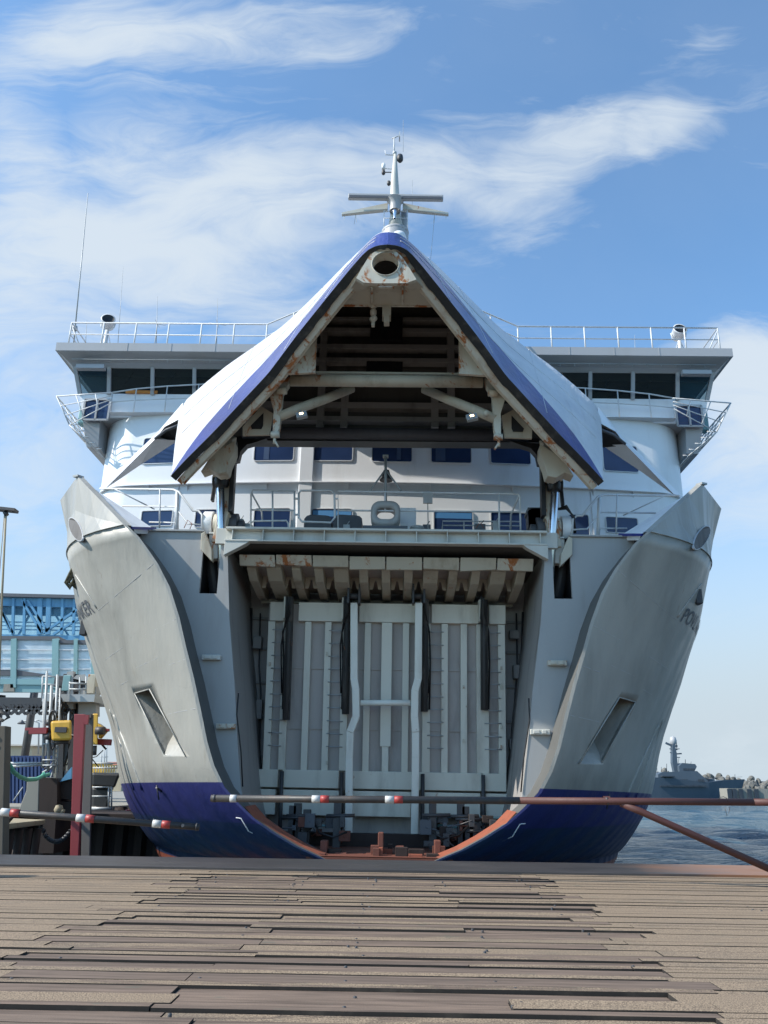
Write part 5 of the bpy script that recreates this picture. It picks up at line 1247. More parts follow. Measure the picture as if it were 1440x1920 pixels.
# red steel post
def post_px(name, label, cat, x0t, x1t, yt, x0b, x1b, Y, m_, depth=.5, group=None):
    a, b_, = T(x0t, yt, Y), T(x1t, yt, Y); c, d = T(x0b, 1600, Y), T(x1b, 1600, Y)
    for p in (c, d): pass
    z0 = WATER-1; k = (z0-a.z)/(c.z-a.z); c = lerp(a, c, k); k = (z0-b_.z)/(d.z-b_.z); d = lerp(b_, d, k)
    root = thing(name, label, cat, ((c.x+d.x)/2, Y, WATER), group)
    s = MB(); e = Vector((0, depth, 0)); s.hexa([c, d, d+e, c+e], [a, b_, b_+e, a+e]); s.build('column', m_, root, bevel=.015)
    return root, a, b_
rp_, a, b_ = post_px('steel_post', 'tall red painted steel fender post left of the ferry', 'post', 139, 159, 1339, 131, 147, 25.0, 'red_post', .14)
s = MB(); s.box(b_.x-.0, b_.x+.12, 25.0, 25.1, a.z-.3, a.z-.02); s.build('head_plate', 'red_post', rp_)
gp, a, b_ = post_px('steel_pile', 'grey weathered steel pile directly behind the red post', 'pile', 157, 174, 1340, 152, 168, 25.9, 'pile_grey', .1)
s = MB(); s.box(a.x+.02, b_.x-.02, 25.8, 25.9, a.z-.1, a.z+.02); s.build('pile_cap', 'pile_grey', gp)
cpile, a, b_ = post_px('timber_pile', 'grey weathered timber pile at the left edge of the quay', 'pile', -34, 10, 1361, -36, 5, 21.5, 'wood_old', .35)
s = MB(); rn = random.Random(4)
for k in range(16):
    z = a.z-.25-k*.19; 
    for x in (.3, .7): s.box(lerp(a.x, b_.x, x)-.02, lerp(a.x, b_.x, x)+.03, 21.46, 21.5, z-.04, z+.02)
s.build('bolt_slots', 'black', cpile)
# sheet pile quay
qz = T(60, 1555, 30).z
s = MB(); y0 = 31.0; x = -30
pts = []
while x < -7.4:
    pts += [(x, y0), (x+.25, y0), (x+.35, y0+.3), (x+.6, y0+.3), (x+.7, y0)]; x += .7
qtop = T(60, 1528, y0).z
s.loft([[Vector((a, b_, WATER-1)) for a, b_ in pts], [Vector((a, b_, qtop)) for a, b_ in pts]], False)
s.box(-30, -7.2, y0-1.6, 34, qtop, qtop+.12)
tag(s.build('sheet_pile_wall', 'brown_sheet', org=Vector((-15, 31, WATER))), 'dark brown corrugated sheet pile quay wall below the ramp tower', 'quay wall')
# second darker fender structure nearer the ferry
s = MB(); rt = thing('fender_frame', 'dark steel fender frame standing in the water beside the ferry bow', 'fender', (-9, 33, WATER))
for px in (190, 222, 246): p = T(px, 1560, 34); s.tube([(p.x, 34, WATER-1), (p.x, 34, T(px, 1512, 34).z)], .32, 12)
a = T(168, 1518, 33.9); b_ = T(262, 1520, 33.9); s.box(a.x, b_.x, 33.7, 34.3, a.z-.8, a.z); s.build('frame', 'brown_sheet', rt)
s = MB(); p = T(243, 1570, 33.5); s.tube([(p.x, 33.5, WATER-1), (p.x, 33.5, T(243, 1518, 33.5).z)], .28, 12); s.build('red_tube', 'red_post', rt)
# small railing cage
rt = thing('railing_cage', 'grey pipe railing on the fender beside the ferry bow', 'railing', T(188, 1516, 32))
s = MB()
for x in (169, 204, 209): s.tube([T(x, 1516, 32), T(x, 1476, 32)], .035, 6)
for y in (1476, 1493, 1516): s.tube([T(169, y, 32), T(209, y, 32)], .03 if y < 1510 else .06, 6)
s.tube([T(209, 1476, 32), T(212, 1479, 33.5)], .03, 6); s.build('rails', 'galv', rt)
# bow-side dark fender wheel/hang
s = MB(); s.hexa([T(172, 1448, 36), T(226, 1450, 36), T(215, 1478, 36), T(172, 1475, 36)], [T(172, 1448, 37), T(226, 1450, 37), T(215, 1478, 37), T(172, 1475, 37)]); s.hexa([T(172, 1476, 36.4), T(210, 1478, 36.4), T(200, 1522, 36.4), T(172, 1522, 36.4)], [T(172, 1476, 37), T(210, 1478, 37), T(200, 1522, 37), T(172, 1522, 37)])
tag(s.build('rubber_fender', 'black', org=T(190, 1480, 36), bevel=.1), 'black rubber fender panel behind the small pipe railing', 'fender')
s = MB(); a = T(160, 1438, 38)
for k in range(10): s.tube([T(172+k*5, 1436, 38), T(172+k*5, 1452, 38)], .02, 5)
for y in (1431, 1440, 1450): s.tube([T(168, y, 38), T(224, y, 38)], .03, 6)
tag(s.build('mesh_fence', 'galv', org=T(195, 1450, 38)), 'grey mesh fence above the black rubber fender', 'fence')
# concrete block with a brown steel side
rt = thing('concrete_block', 'stepped concrete dolphin block with a brown steel side plate', 'quay block', T(60, 1545, 28))
s = MB(); s.prism([T(a, b_, 28) for a, b_ in ((33, 1522), (49, 1482), (50, 1457), (74, 1457), (72, 1522))], (0, 1.2, 0)); s.build('block', 'concrete', rt, bevel=.03)
s = MB(); s.prism([T(a, b_, 27.9) for a, b_ in ((74, 1458), (107, 1459), (107, 1500), (100, 1600), (72, 1600))], (0, 1.4, 0)); s.prism([T(a, b_, 28.2) for a, b_ in ((100, 1470), (135, 1458), (135, 1500), (100, 1495))], (0, .6, 0)); s.prism([T(a, b_, 28.2) for a, b_ in ((95, 1500), (135, 1505), (135, 1530), (95, 1520))], (0, .6, 0)); s.build('side_plate', 'brown_sheet', rt)
s = MB(); s.prism([T(a, b_, 28.1) for a, b_ in ((112, 1466), (134, 1438), (134, 1460))], (0, .3, 0)); s.build('blue_gusset', 'blue_steel', rt)
s = MB(); s.lathe([(0, .14), (.1, .12), (.14, 0), (.1, -.1), (0, -.12)], T(110, 1518, 26), n=12); s.lathe([(0, .06), (.08, .05), (.08, -.06), (0, -.08)], T(117, 1521, 26), n=8)
tag(s.build('float_ball', 'wood_pale', org=T(110, 1518, 26)), 'pale round float lying on the fender just above the left barrier pole', 'float')
# timber landing
rt = thing('timber_landing', 'weathered wooden landing stage at the lower left', 'landing', T(40, 1540, 24))
s = MB(); s.hexa([T(-20, 1560, 23), T(8, 1556, 23), T(84, 1546, 26), T(-20, 1540, 27)], [T(-20, 1548, 23), T(8, 1545, 23), T(86, 1537, 26), T(-20, 1532, 27)]); s.build('deck_planks', 'wood_pale', rt, bevel=.02)
s = MB(); s.tube([T(8, 1548, 22.8), T(28, 1525, 23.2)], .06, 8)
for k in range(5): p = T(2+k*17, 1560, 23.3+k*.6); s.tube([(p.x, p.y, WATER-1), p+Vector((0, 0, .1))], .12, 8)
s.build('posts', 'brown_sheet', rt)
# chain
s = MB(); rn = random.Random(3)
prev = None
for k in range(24):
    q = k/23; px = lerp(77, 131, q); py = 1557+38*(1-(2*q-1.05)**2)*.55+(0 if q > .1 else -4); c = T(px, py, 26); s.lathe([(.05, .05), (.07, .0), (.05, -.05)], c, (0, 1, 0) if k % 2 else (1, 0, .3), 8)
tag(s.build('chain', 'steel_dark', org=T(105, 1575, 26)), 'rusty chain sagging between the quay wall and the red post', 'chain')
# green rope
s = MB(); s.tube([T(16, 1432, 22), T(26, 1448, 23), T(38, 1457, 24), T(52, 1462, 25), T(68, 1461, 26), T(80, 1455, 27), T(92, 1452, 27.9)], .06, 8); s.tube([T(76, 1458, 27), T(82, 1449, 27), T(86, 1457, 27)], .05, 7)
tag(s.build('green_rope', 'rope_green', org=T(50, 1460, 25)), 'sagging green mooring rope tied to the concrete block', 'rope')
# blue box wall
rt = thing('container', 'dark blue steel container behind the pipes and the green rope', 'container', T(50, 1520, 40))
s = MB(); s.hexa([T(-40, 1530, 40), T(100, 1530, 40), T(100, 1530, 46), T(-40, 1530, 46)], [T(-40, 1417, 40), T(100, 1417, 40), T(100, 1424, 46), T(-40, 1424, 46)]); s.build('body', 'blue_box', rt)
s = MB()
for k in range(20): x = -38+k*7; s.beam(T(x, 1528, 39.95), T(x, 1419, 39.95), .1, .06, (0, 1, 0))
s.build('corrugation', 'blue_box', rt)
s = MB(); s.tube([T(18, 1431, 34), T(92, 1431, 34)], .05, 7); s.tube([T(20, 1437, 34), T(92, 1433, 34)], .05, 7); s.tube([T(25, 1502, 34), T(43, 1476, 34)], .03, 5)
tag(s.build('pipe_rail', 'galv', org=T(55, 1432, 34)), 'pair of grey pipes running across in front of the blue container', 'pipes')
# cream building behind
def house(name, label, x0, x1, yt, ye, Y, wall, roof, cat='building'):
    a = T(x0, ye, Y); b_ = T(x1, ye, Y); rt = thing(name, label, cat, ((a.x+b_.x)/2, Y, WATER+1))
    s = MB(); s.box(a.x, b_.x, Y, Y+12, WATER+1, a.z); s.build('wall', wall, rt)
    zt = T(x0, yt, Y).z; s = MB(); ov = .3; s.prism([(a.x-ov, Y-ov, a.z), (b_.x+ov, Y-ov, a.z), (b_.x+ov*0, Y+3, zt), (a.x, Y+3, zt)], (0, 8, 0)) ; s.build('roof', roof, rt)
    s = MB(); nW = max(2, int((b_.x-a.x)/2.5))
    for k in range(nW):
        x = lerp(a.x, b_.x, (k+.5)/nW); wz = (a.z+WATER+1)/2; w2 = MB(); w2.box(x-.5, x+.5, Y-.03, Y+.05, wz-.1, wz+.9); w2.build('window', 'glass_dark', rt)
    return rt
house('low_building', 'low cream building with a pale flat roof behind the blue container', -30, 62, 1392, 1398, 75, 'cream_wall', 'concrete')
house('warehouse', 'distant low yellow warehouse seen between grey pile and ferry', 168, 196, 1428, 1432, 300, 'yellow', 'concrete')
house('red_roof_house', 'distant house with red roof just left of the ferry bow', 196, 232, 1428, 1434, 320, 'cream_wall', 'roof_red')
# quay ground behind
s = MB(); g0 = WATER+1.0; s.box(-400, -14, 60, 420, WATER-1, g0); s.box(-400, -12, 34, 60, WATER-1, qtop+.2)
struct(s.build('harbour_ground', 'concrete'))
# tower with platform, ladder, pipes
tw = thing('ramp_tower', 'grey steel ramp tower with a railed platform, ladder and hoses', 'tower', T(115, 1590, 32))
TY = 32.0
s = MB()
for px, w in ((141, .3), (156, .5)): s.beam(T(px, 1320, TY+.6), T(px-8, 1600, TY+.6), w, .4, (0, 1, 0))
s.beam(T(118, 1320, TY+.5), T(110, 1600, TY+.5), .25, .3, (0, 1, 0)); s.beam(T(130, 1390, TY+.5), T(112, 1450, TY+.5), .2, .2, (0, 1, 0)); s.build('legs', 'steel_dark', tw)
s = MB(); s.beam(T(134, 1330, TY+.2), T(134, 1260, TY+.2), .25, .3, (0, 1, 0)); s.beam(T(167, 1345, TY+.3), T(167, 1290, TY+.3), .7, .4, (0, 1, 0)); s.build('column_head', 'bulkhead', tw)
s = MB(); a = T(83, 1310, TY-.3); b_ = T(180, 1315, TY-.3); s.box(a.x, b_.x, TY-.5, TY+1.6, a.z-.12, a.z+.16); s.build('platform', 'galv', tw)
s = MB(); a = T(80, 1325, TY+.6); s.box(T(0, 1318, 33).x-2, T(100, 1318, 33).x, 32.6, 33.4, a.z+.0, a.z+.35)
for k in range(9): p = T(-10+k*14, 1322, 32.6); s.beam(p, p+Vector((.4, 0, -.35)), .1, .1); s.beam(p+Vector((.4, 0, -.35)), p+Vector((.8, 0, 0)), .1, .1)
s.build('girder', 'steel_dark', tw)
s = MB()
for px, yt in ((80, 1268), (88, 1258), (109, 1268), (131, 1278), (150, 1270), (162, 1268)): s.tube([T(px, yt, TY-.4), T(px-1, 1310, TY-.4)], .035, 6)
for y in (1268, 1283): s.tube([T(80, y, TY-.4), T(110, y+1, TY-.4)], .03, 6)
for y in (1281, 1292): s.tube([T(130, y, TY-.45), T(162, y+1, TY-.45)], .035, 6)
s.build('platform_rail', 'galv', tw)
s = MB()   # ladder with cage and vertical pipes
for x0, x1, y0, y1, r_ in ((88, 80, 1262, 1440, .05), (97, 90, 1285, 1445, .06), (108, 100, 1265, 1450, .05), (113, 108, 1290, 1450, .035), (82, 80, 1310, 1435, .035)): s.tube([T(x0, y0, TY-.8), T(x1, y1, TY-.8)], r_, 7)
for k in range(18): y = 1300+k*8; s.tube([T(106-(y-1300)*.045, y, TY-.8), T(113-(y-1300)*.045, y, TY-.8)], .02, 5)
for y in (1395, 1425, 1435): s.tube([T(80, y, TY-.9), T(106, y, TY-.9)], .03, 6)
s.build('ladder', 'galv', tw)
s = MB(); rn = random.Random(8)
for k in range(26):
    c = T(rn.uniform(112, 160), rn.uniform(1268, 1308), TY+rn.uniform(0, .8)); w = rn.uniform(.08, .28); s.box(c.x-w, c.x+w, c.y, c.y+.3, c.z-w*.7, c.z+w*.7)
s.build('winch_machinery', 'steel_dark', tw, bevel=.02)
s = MB(); s.box(T(163, 1280, TY).x, T(178, 1280, TY).x, TY, TY+.8, T(170, 1300, TY).z, T(170, 1264, TY).z); s.build('control_cabinet', 'cream', tw, bevel=.02)
s = MB(); c = T(150, 1276, TY+.3); s.hexa([T(137, 1272, TY), T(162, 1278, TY), T(162, 1278, TY+1), T(137, 1272, TY+1)], [T(143, 1266, TY), T(160, 1264, TY), T(160, 1264, TY+1), T(143, 1266, TY+1)]); s.build('machine_hood', 'bulkhead', tw)
s = MB(); s.box(T(117, 1280, TY).x, T(131, 1280, TY).x, TY, TY+.5, T(125, 1295, TY).z, T(125, 1266, TY).z); s.build('green_cabinet', 'teal_steel', tw, bevel=.02)
s = MB()
def loop(cx_, cy_, rx, ry, Y, r_=.035):
    s.tube([T(cx_+rx*math.cos(a*.5), cy_+ry*math.sin(a*.5), Y) for a in range(13)], r_, 6)
loop(98, 1370, 6, 36, TY-1); loop(100, 1352, 8, 20, TY-1.1); loop(126, 1342, 10, 14, TY-.3); loop(122, 1330, 6, 10, TY-.3); loop(120, 1335, 5, 25, TY-.3); loop(108, 1320, 8, 16, TY-.5)
s.build('hose', 'black', tw)
s = MB()
for k in range(4): s.tube([T(-16, 1325+k*3, 24), T(6+k*3, 1333+k*2, 24), T(14+k*1.5, 1345, 24), T(5+k, 1353-k, 24), T(-6, 1350-k*2, 24)], .022, 6)
p = T(-18, 1315, 24); s.tube([p, Vector((p.x, 24, WATER-1))], .07, 8)
tag(s.build('cable_bundle', 'black', org=T(5, 1345, 24)), 'loose black cable bundle hanging at the left edge of the picture', 'cables')
rn = random.Random(31)
for k in range(22):
    p = T(rn.uniform(100, 176), rn.uniform(1322, 1450), TY+rn.uniform(.1, .9)); q = p+Vector((rn.uniform(-.7, .7), 0, rn.uniform(-1.4, .3))); s = MB(); s.tube([p, lerp(p, q, .5)+Vector((rn.uniform(-.15, .15), 0, -.1)), q], rn.uniform(.02, .055), 6); s.build('pipe', rn.choice(('steel_dark', 'galv', 'black', 'steel_dark')), tw)
for k in range(14):
    c = T(rn.uniform(108, 160), rn.uniform(1330, 1500), TY+rn.uniform(.2, .8)); w = rn.uniform(.06, .2); s = MB(); s.box(c.x-w, c.x+w, c.y, c.y+.25, c.z-w, c.z+w*1.5); s.build('fitting', rn.choice(('steel_dark', 'brown_sheet', 'grey_dark')), tw, bevel=.02)
# yellow hydraulic units
yh = thing('hydraulic_unit', 'yellow hydraulic lifting unit mounted round the ramp tower column', 'machine', T(115, 1390, 31))
s = MB(); s.hexa([T(97, 1389, 30.6), T(134, 1388, 30.6), T(134, 1388, 31.6), T(97, 1389, 31.6)], [T(95, 1352, 30.6), T(134, 1350, 30.6), T(134, 1350, 31.6), T(95, 1352, 31.6)]); s.build('housing', 'yellow', yh, bevel=.08)
s = MB(); s.hexa([T(172, 1396, 31), T(183, 1397, 31), T(183, 1397, 31.8), T(172, 1396, 31.8)], [T(174, 1338, 31), T(184, 1338, 31), T(184, 1338, 31.8), T(174, 1338, 31.8)]); s.prism([T(a, b_, 31) for a, b_ in ((182, 1355), (199, 1368), (184, 1385))], (0, .4, 0)); s.build('side_housing', 'yellow', yh, bevel=.04)
s = MB(); s.box(T(102, 1368, 30.5).x, T(124, 1368, 30.5).x, 30.52, 30.59, T(110, 1373, 30.5).z, T(110, 1363, 30.5).z); s.tube([T(88, 1355, 31), T(97, 1355, 31)], .12, 10); s.tube([T(86, 1380, 31), T(97, 1381, 31)], .14, 10); s.tube([T(104, 1391, 31), T(130, 1391, 31)], .08, 8); s.tube([T(178, 1398, 31.2), T(177, 1416, 31.2)], .08, 8); s.tube([T(180, 1370, 30.9), T(196, 1370, 30.9)], .15, 10); s.build('valve_block', 'steel_dark', yh)
s = MB(); s.beam(T(48, 1367, 31), T(92, 1367, 31), .12, .1); s.beam(T(57, 1371, 31), T(90, 1370, 31), .3, .22); s.beam(T(184, 1391, 31.5), T(208, 1392, 31.5), .2, .22); s.beam(T(192, 1370, 31.1), T(205, 1369, 31.1), .1, .1); s.build('locking_bar', 'red_post', yh)
# lower glazed walkway
wk = thing('walkway_building', 'teal framed walkway with pale glass panels leading towards the ferry', 'walkway', T(60, 1300, 44))
WYk = 44.0
def W1(px, py): return T(px, py, WYk)
s = MB(); s.hexa([W1(-320, 1197), W1(108, 1200), W1(108, 1200)+Vector((0, 3, 0)), W1(-320, 1197)+Vector((0, 3, 0))], [W1(-320, 1190), W1(110, 1193), W1(110, 1193)+Vector((0, 3, 0)), W1(-320, 1190)+Vector((0, 3, 0))]); s.hexa([W1(108, 1206), W1(185, 1208), W1(185, 1208)+Vector((0, 3, 0)), W1(108, 1206)+Vector((0, 3, 0))], [W1(110, 1200), W1(185, 1200), W1(185, 1200)+Vector((0, 3, 0)), W1(110, 1200)+Vector((0, 3, 0))]); s.build('roof', 'grey_dark', wk)
s = MB()
for px, w in ((-250, .3), (-180, .3), (-110, .3), (-22, .3), (27, .3), (105, .35), (143, .2), (176, .2)): s.beam(W1(px, 1198), W1(px-1, 1290), w, .2, (0, 1, 0))
s.beam(W1(-320, 1275), W1(180, 1280), .15, .3); s.build('columns', 'teal_steel', wk)
s = MB(); s.hexa([W1(-320, 1298), W1(108, 1298), W1(108, 1298)+Vector((0, .2, 0)), W1(-320, 1298)+Vector((0, .2, 0))], [W1(-320, 1274), W1(108, 1277), W1(108, 1277)+Vector((0, .2, 0)), W1(-320, 1274)+Vector((0, .2, 0))]); s.build('apron_panel', 'teal_steel', wk)
s = MB(); s.hexa([W1(7, 1297), W1(28, 1297), W1(28, 1297)+Vector((0, -.1, 0)), W1(7, 1297)+Vector((0, -.1, 0))], [W1(9, 1283), W1(26, 1283), W1(26, 1283)+Vector((0, -.1, 0)), W1(9, 1283)+Vector((0, -.1, 0))]); s.build('notice_board', 'concrete', wk)
s = MB(); s.hexa([W1(-320, 1262), W1(105, 1268), W1(105, 1268)+Vector((0, 1, 0)), W1(-320, 1262)+Vector((0, 1, 0))], [W1(-320, 1258), W1(30, 1256), W1(105, 1264)+Vector((0, 1, 0)), W1(-320, 1258)+Vector((0, 1, 0))]); s.build('inner_rail', 'grey_dark', wk)
xs3 = [-320, -250, -180, -110, -22, 27, 105, 143, 176]
for a, b_ in zip(xs3[:-1], xs3[1:]):
    for y0, y1 in ((1200 if b_ < 110 else 1208, 1218), (1219, 1236), (1237, 1254), (1255, 1275)):
        s = MB(); s.quad(W1(a+3, y1)+Vector((0, .1, 0)), W1(b_-3, y1)+Vector((0, .1, 0)), W1(b_-3, y0)+Vector((0, .1, 0)), W1(a+3, y0)+Vector((0, .1, 0))); s.build('glass_panel', 'glass_walk', wk)
        s = MB(); s.beam(W1(a+3, y1+.5), W1(b_-3, y1+.5), .05, .05); s.build('glazing_bar', 'rail_white', wk)
s = MB(); s.quad(W1(-320, 1280)+Vector((0, 3, 0)), W1(176, 1280)+Vector((0, 3, 0)), W1(176, 1200)+Vector((0, 3, 0)), W1(-320, 1200)+Vector((0, 3, 0))); s.build('rear_wall', 'glass_walk', wk)
for px in (-220, -22, 90): s = MB(); s.tube([W1(px, 1298)+Vector((0, 1.5, 0)), Vector((W1(px, 1298).x, WYk+1.5, WATER))], .25, 10); s.build('pier_leg', 'steel_dark', wk)
# blue gangway above
gw_ = thing('gangway', 'blue steel truss gangway with tinted glass walls high at the left', 'gangway', T(60, 1190, 52))
GY = 52.0
def G1_(px, py, d=0): return T(px, py, GY)+Vector((0, d, 0))
def slab(s, a, b_, y0a, y1a, y0b, y1b, d0, d1):
    s.hexa([G1_(a, y1a, d0), G1_(b_, y1b, d0), G1_(b_, y1b, d1), G1_(a, y1a, d1)], [G1_(a, y0a, d0), G1_(b_, y0b, d0), G1_(b_, y0b, d1), G1_(a, y0a, d1)])
s = MB(); slab(s, -420, 175, 1104, 1110, 1118, 1124, -.3, 3.6); s.build('roof', 'grey_dark', gw_)
s = MB(); slab(s, -420, 175, 1110, 1124, 1124, 1140, 0, .2); slab(s, -420, 175, 1182, 1192, 1192, 1202, 0, 3.3); slab(s, -420, 175, 1110, 1124, 1124, 1140, 3, 3.2)
for px in (-360, -300, -240, -180, -130, -80, -30, 26, 47, 76, 92, 118, 140, 160): s.beam(G1_(px, 1122, -.02), G1_(px-2, 1190, -.02), .3 if px in (76, 92) else .16, .16, (0, 1, 0))
for a, b_ in (((-10, 1120), (26, 1188)), ((-130, 1118), (-80, 1186)), ((-240, 1116), (-180, 1184)), ((-360, 1114), (-300, 1182)), ((0, 1135), (20, 1185)), ((41, 1125), (80, 1188)), ((52, 1125), (90, 1185)), ((150, 1140), (80, 1188)), ((165, 1150), (100, 1190))): s.beam(G1_(*a, -.02), G1_(*b_, -.02), .15, .16, (0, 1, 0))
for a, b_ in (((-10, 1185), (26, 1120)), ((100, 1185), (60, 1120)), ((110, 1185), (150, 1130))): s.beam(G1_(*a, 3.1), G1_(*b_, 3.1), .12, .12, (0, 1, 0))
for y in (1158, 1165, 1172): s.tube([G1_(-420, y, .3), G1_(175, y+9, .3)], .04, 6)
s.build('truss', 'blue_steel', gw_)
s = MB(); s.quad(G1_(-420, 1186, .25), G1_(175, 1194, .25), G1_(175, 1136, .25), G1_(-420, 1122, .25)); s.quad(G1_(-420, 1186, 3.05), G1_(175, 1194, 3.05), G1_(175, 1136, 3.05), G1_(-420, 1122, 3.05)); s.build('glass_wall', 'glass_gangway', gw_)
for px in (-300, -40, 60): s = MB(); s.tube([G1_(px, 1195, 1.6), Vector((G1_(px, 1195).x, GY+1.6, WATER))], .25, 10); s.build('pier_leg', 'steel_dark', gw_)
# lamp mast at the far left
s = MB(); lm = thing('lamp_mast', 'thin floodlight mast with a flat lamp head at the left edge', 'lamp post', Vector((T(2, 1400, 24).x, 24, DECK)))
s.tube([T(11, 963, 24), T(4, 1110, 24), T(-4, 1330, 24), T(-10, 1600, 24)], .035, 8); s.tube([T(8, 966, 24), T(-3, 1100, 24)], .012, 5); s.build('pole', 'wood_pale', lm)
s = MB(); s.beam(T(-6, 954, 24), T(31, 958, 24), .3, .09); s.tube([T(9, 960, 24), T(13, 966, 24)], .07, 8); s.build('lamp_head', 'steel_dark', lm)
# distant street lamps
def lamp(px, pb, pt, Y, label):
    b0 = T(px, pb, Y); t0 = T(px+1, pt, Y); rt = thing('street_lamp', label, 'street lamp', b0, 'street lamps behind the quay')
    s = MB(); s.tube([b0, t0, t0+Vector((-.6, 0, .25)), t0+Vector((-1.3, 0, .15))], .07, 6); s.build('pole', 'galv', rt)
    s = MB(); s.lathe([(.05, .15), (.35, -.15), (.3, -.2), (0, -.2)], t0+Vector((-1.5, 0, .1)), n=10); s.build('lamp_shade', 'grey_dark', rt)
lamp(72, 1415, 1356, 70, 'street lamp rising between the red locking bar and the container'); lamp(84, 1415, 1356, 72, 'street lamp nearest the white ladder pipes')
s = MB()
for px, h in ((196, 1400), (200, 1385), (190, 1415)): s.tube([T(px, 1440, 200), T(px, h, 200)], .12, 5); s.tube([T(px-3, 1420, 200), T(px+3, 1419, 200)], .06, 4)
tag(s.build('sailboat_masts', 'galv', org=T(196, 1440, 200)), 'thin distant boat masts between the pile and the ferry', 'masts')

# ================================================================== naval ship, pier, breakwater (right)
NY = 400.0
def Nn(px, py, d=0): return T(px, py, NY)+Vector((0, d, 0))
nv = thing('naval_ship', 'grey naval patrol ship with a domed mast moored off the breakwater', 'ship', Vector((Nn(1290, 1490).x, NY, WATER)))
s = MB(); wz = WATER
def Np(px, py, d=0):
    p = Nn(px, py, d); return p
prof_u = [(1150, 1460), (1230, 1458), (1320, 1467), (1350, 1463), (1396, 1461)]
top_ = [Np(a, b_) for a, b_ in prof_u]; bot_ = [Vector((p.x-(4 if i == 4 else 0), p.y, wz)) for i, p in enumerate(top_)]
hwid = [7, 7, 6, 3.5, .2]
L1 = [p+Vector((0, -w, 0)) for p, w in zip(top_, hwid)]; L2 = [p+Vector((0, w, 0)) for p, w in zip(top_, hwid)]
B1 = [p+Vector((0, -w*.8, 0)) for p, w in zip(bot_, hwid)]; B2 = [p+Vector((0, w*.8, 0)) for p, w in zip(bot_, hwid)]
s.loft([B1, L1, L2, B2], False); s.build('hull', 'navy_grey', nv)
s = MB(); s.prism([Np(a, b_, -5) for a, b_ in ((1228, 1465), (1228, 1452), (1236, 1448), (1300, 1446), (1322, 1466))], (0, 10, 0)); s.build('deckhouse', 'navy_grey', nv)
s = MB(); s.prism([Np(a, b_, -4) for a, b_ in ((1269, 1447), (1268, 1437), (1274, 1431), (1298, 1433), (1301, 1438), (1297, 1446))], (0, 8, 0)); s.build('wheelhouse', 'navy_grey', nv)
s = MB(); s.box(Np(1276, 1445).x, Np(1297, 1445).x, NY-4.1, NY-3.98, Np(1280, 1445).z, Np(1280, 1441).z); s.build('wheelhouse_windows', 'navy_dark', nv)
s = MB()
for x in (1237, 1252, 1259, 1274, 1279, 1303, 1309): c = Np(x, 1464); s.box(c.x-.6, c.x+.6, NY-6.2, NY-5.9 if x > 1300 else NY-5.0, c.z-.6, c.z+.6)
for k in range(7): c = Np(1236+k*12, 1474); s.box(c.x-1.6, c.x+1.6, NY-7.06, NY-6.0, c.z-.3, c.z+.3)
s.build('portholes', 'navy_dark', nv)
s = MB(); s.prism([Np(a, b_, -1.5) for a, b_ in ((1263, 1449), (1259, 1430), (1259, 1398), (1263, 1393), (1267, 1412), (1270, 1449))], (0, 3, 0))
s.beam(Np(1248, 1393), Np(1264, 1400), .8, .9); s.beam(Np(1258, 1398), Np(1270, 1399), .6, .8); s.beam(Np(1262, 1414), Np(1278, 1413), .5, .6); s.tube([Np(1268, 1390), Np(1269, 1404)], .2, 5); s.build('mast', 'navy_grey', nv)
s = MB(); s.lathe([(0, 2.2), (1.3, 1.6), (1.7, 0), (1.4, -1.4), (.6, -2.0)], Np(1262, 1389), n=14); s.build('radome', 'bridge_grey', nv)
for a, b_, r_ in (((1250, 1447), (1250, 1432), .15), ((1285, 1433), (1285, 1424), .15), ((1295, 1434), (1296, 1428), .1), ((1240, 1448), (1240, 1438), .12), ((1378, 1462), (1378, 1452), .12), ((1272, 1431), (1273, 1421), .1), ((1232, 1452), (1232, 1440), .1)):
    s = MB(); s.tube([Np(*a), Np(*b_)], r_, 5); s.build('antenna', 'navy_dark', nv)
for a, b_ in (((1266, 1405), (1274, 1404)), ((1255, 1404), (1270, 1406)), ((1262, 1420), (1275, 1420)), ((1256, 1411), (1266, 1412))):
    s = MB(); s.beam(Np(*a), Np(*b_), .35, .35); s.build('mast_spar', 'navy_grey', nv)
s = MB(); s.tube([Np(1300, 1462, -5)+Vector((0, 0, 1)), Np(1350, 1462, -3)+Vector((0, 0, .8)), Np(1392, 1460)+Vector((0, 0, .8))], .06, 5); s.box(Np(1328, 1463).x, Np(1338, 1463).x, NY-1.5, NY+1.5, Np(1330, 1466).z, Np(1330, 1460).z); s2 = MB(); s2.tube([Np(1333, 1461), Np(1345, 1459)], .18, 6); s2.build('gun_barrel', 'navy_dark', nv); s.build('foredeck_gun', 'navy_grey', nv)
s = MB(); s.box(Np(1232, 1455).x, Np(1255, 1455).x, NY-8, NY-5, Np(1240, 1457).z, Np(1240, 1455).z); s.build('boat_deck', 'navy_dark', nv)
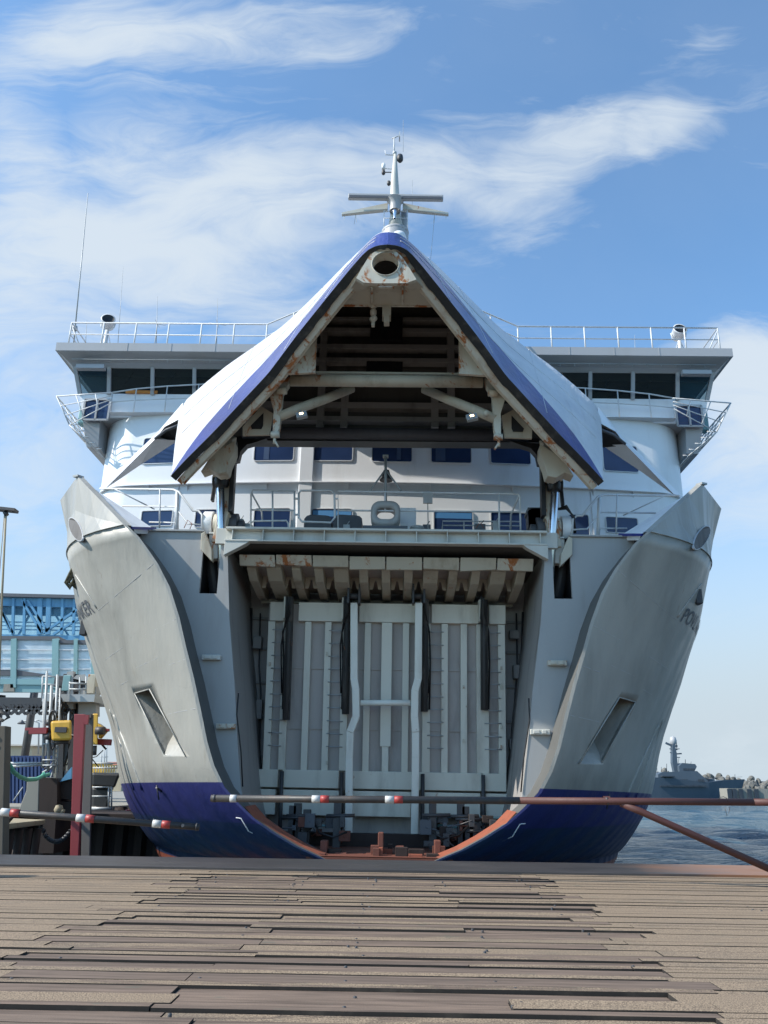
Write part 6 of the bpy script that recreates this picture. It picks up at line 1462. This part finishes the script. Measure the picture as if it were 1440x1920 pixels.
# pier
pr_ = thing('pier_head', 'pale concrete pier head with dark timber fenders off the breakwater', 'pier', Vector((T(1400, 1490, 370).x, 370, WATER)))
a = T(1365, 1478, 370); s = MB(); s.box(a.x, a.x+60, 370, 380, WATER-1, a.z); s.build('pier_wall', 'concrete', pr_)
for px in (1368, 1377, 1389, 1405, 1418): p = T(px, 1485, 369.6); s = MB(); s.box(p.x-.9, p.x+.9, 369.3, 369.95, WATER, a.z-.2); s.build('fender_timber', 'navy_dark', pr_)
# boulders
def rock_mesh(seed):
    rn = random.Random(seed); import bmesh
    bm = bmesh.new(); bmesh.ops.create_icosphere(bm, subdivisions=2, radius=1)
    dirs = [(Vector((rn.uniform(-1, 1), rn.uniform(-1, 1), rn.uniform(-1, 1))).normalized(), rn.uniform(.55, .85)) for _ in range(9)]
    for v in bm.verts:
        for d, l in dirs:
            k = v.co.dot(d)
            if k > l: v.co -= d*(k-l)
    me = bpy.data.meshes.new('boulder'); bm.to_mesh(me); bm.free(); me.materials.append(MATS['stone']); return me
paint('stone', (0.15, 0.145, 0.13), 0.9, (0.12, 0.11, 0.1), 0.7, 1.0, streak=False)
rm_ = [rock_mesh(k) for k in range(5)]; rn = random.Random(21)
for k in range(230):
    px = rn.uniform(1225, 1500); lim = interp(px, [1225, 1300, 1345, 1400, 1440, 1500], [1436, 1452, 1449, 1456, 1460, 1460]); q = rn.random()
    Y = lerp(430, 452, q); top_z = T(px, lim, 450).z; x = T(px, 1470, Y).x; z = lerp(WATER+1, top_z-1.6, q)+rn.uniform(-.3, .5); r_ = rn.uniform(1.2, 2.3)
    o = bpy.data.objects.new('boulder', rm_[k % 5]); COL.objects.link(o); o.location = (x, Y, z); o.rotation_euler = (rn.uniform(0, 6), rn.uniform(0, 6), rn.uniform(0, 6)); o.scale = (r_*1.2, r_, r_*.85)
    tag(o, 'pale grey boulder in the heaped rock breakwater behind the naval ship', 'boulder', 'boulders of the breakwater')
s = MB(); s.hexa([T(1150, 1500, 436)*1.0, T(1600, 1500, 436), T(1600, 1500, 470), T(1150, 1500, 470)], [T(1150, 1463, 452), T(1600, 1466, 452), T(1600, 1470, 470), T(1150, 1470, 470)])
struct(s.build('breakwater_bank', 'stone'))
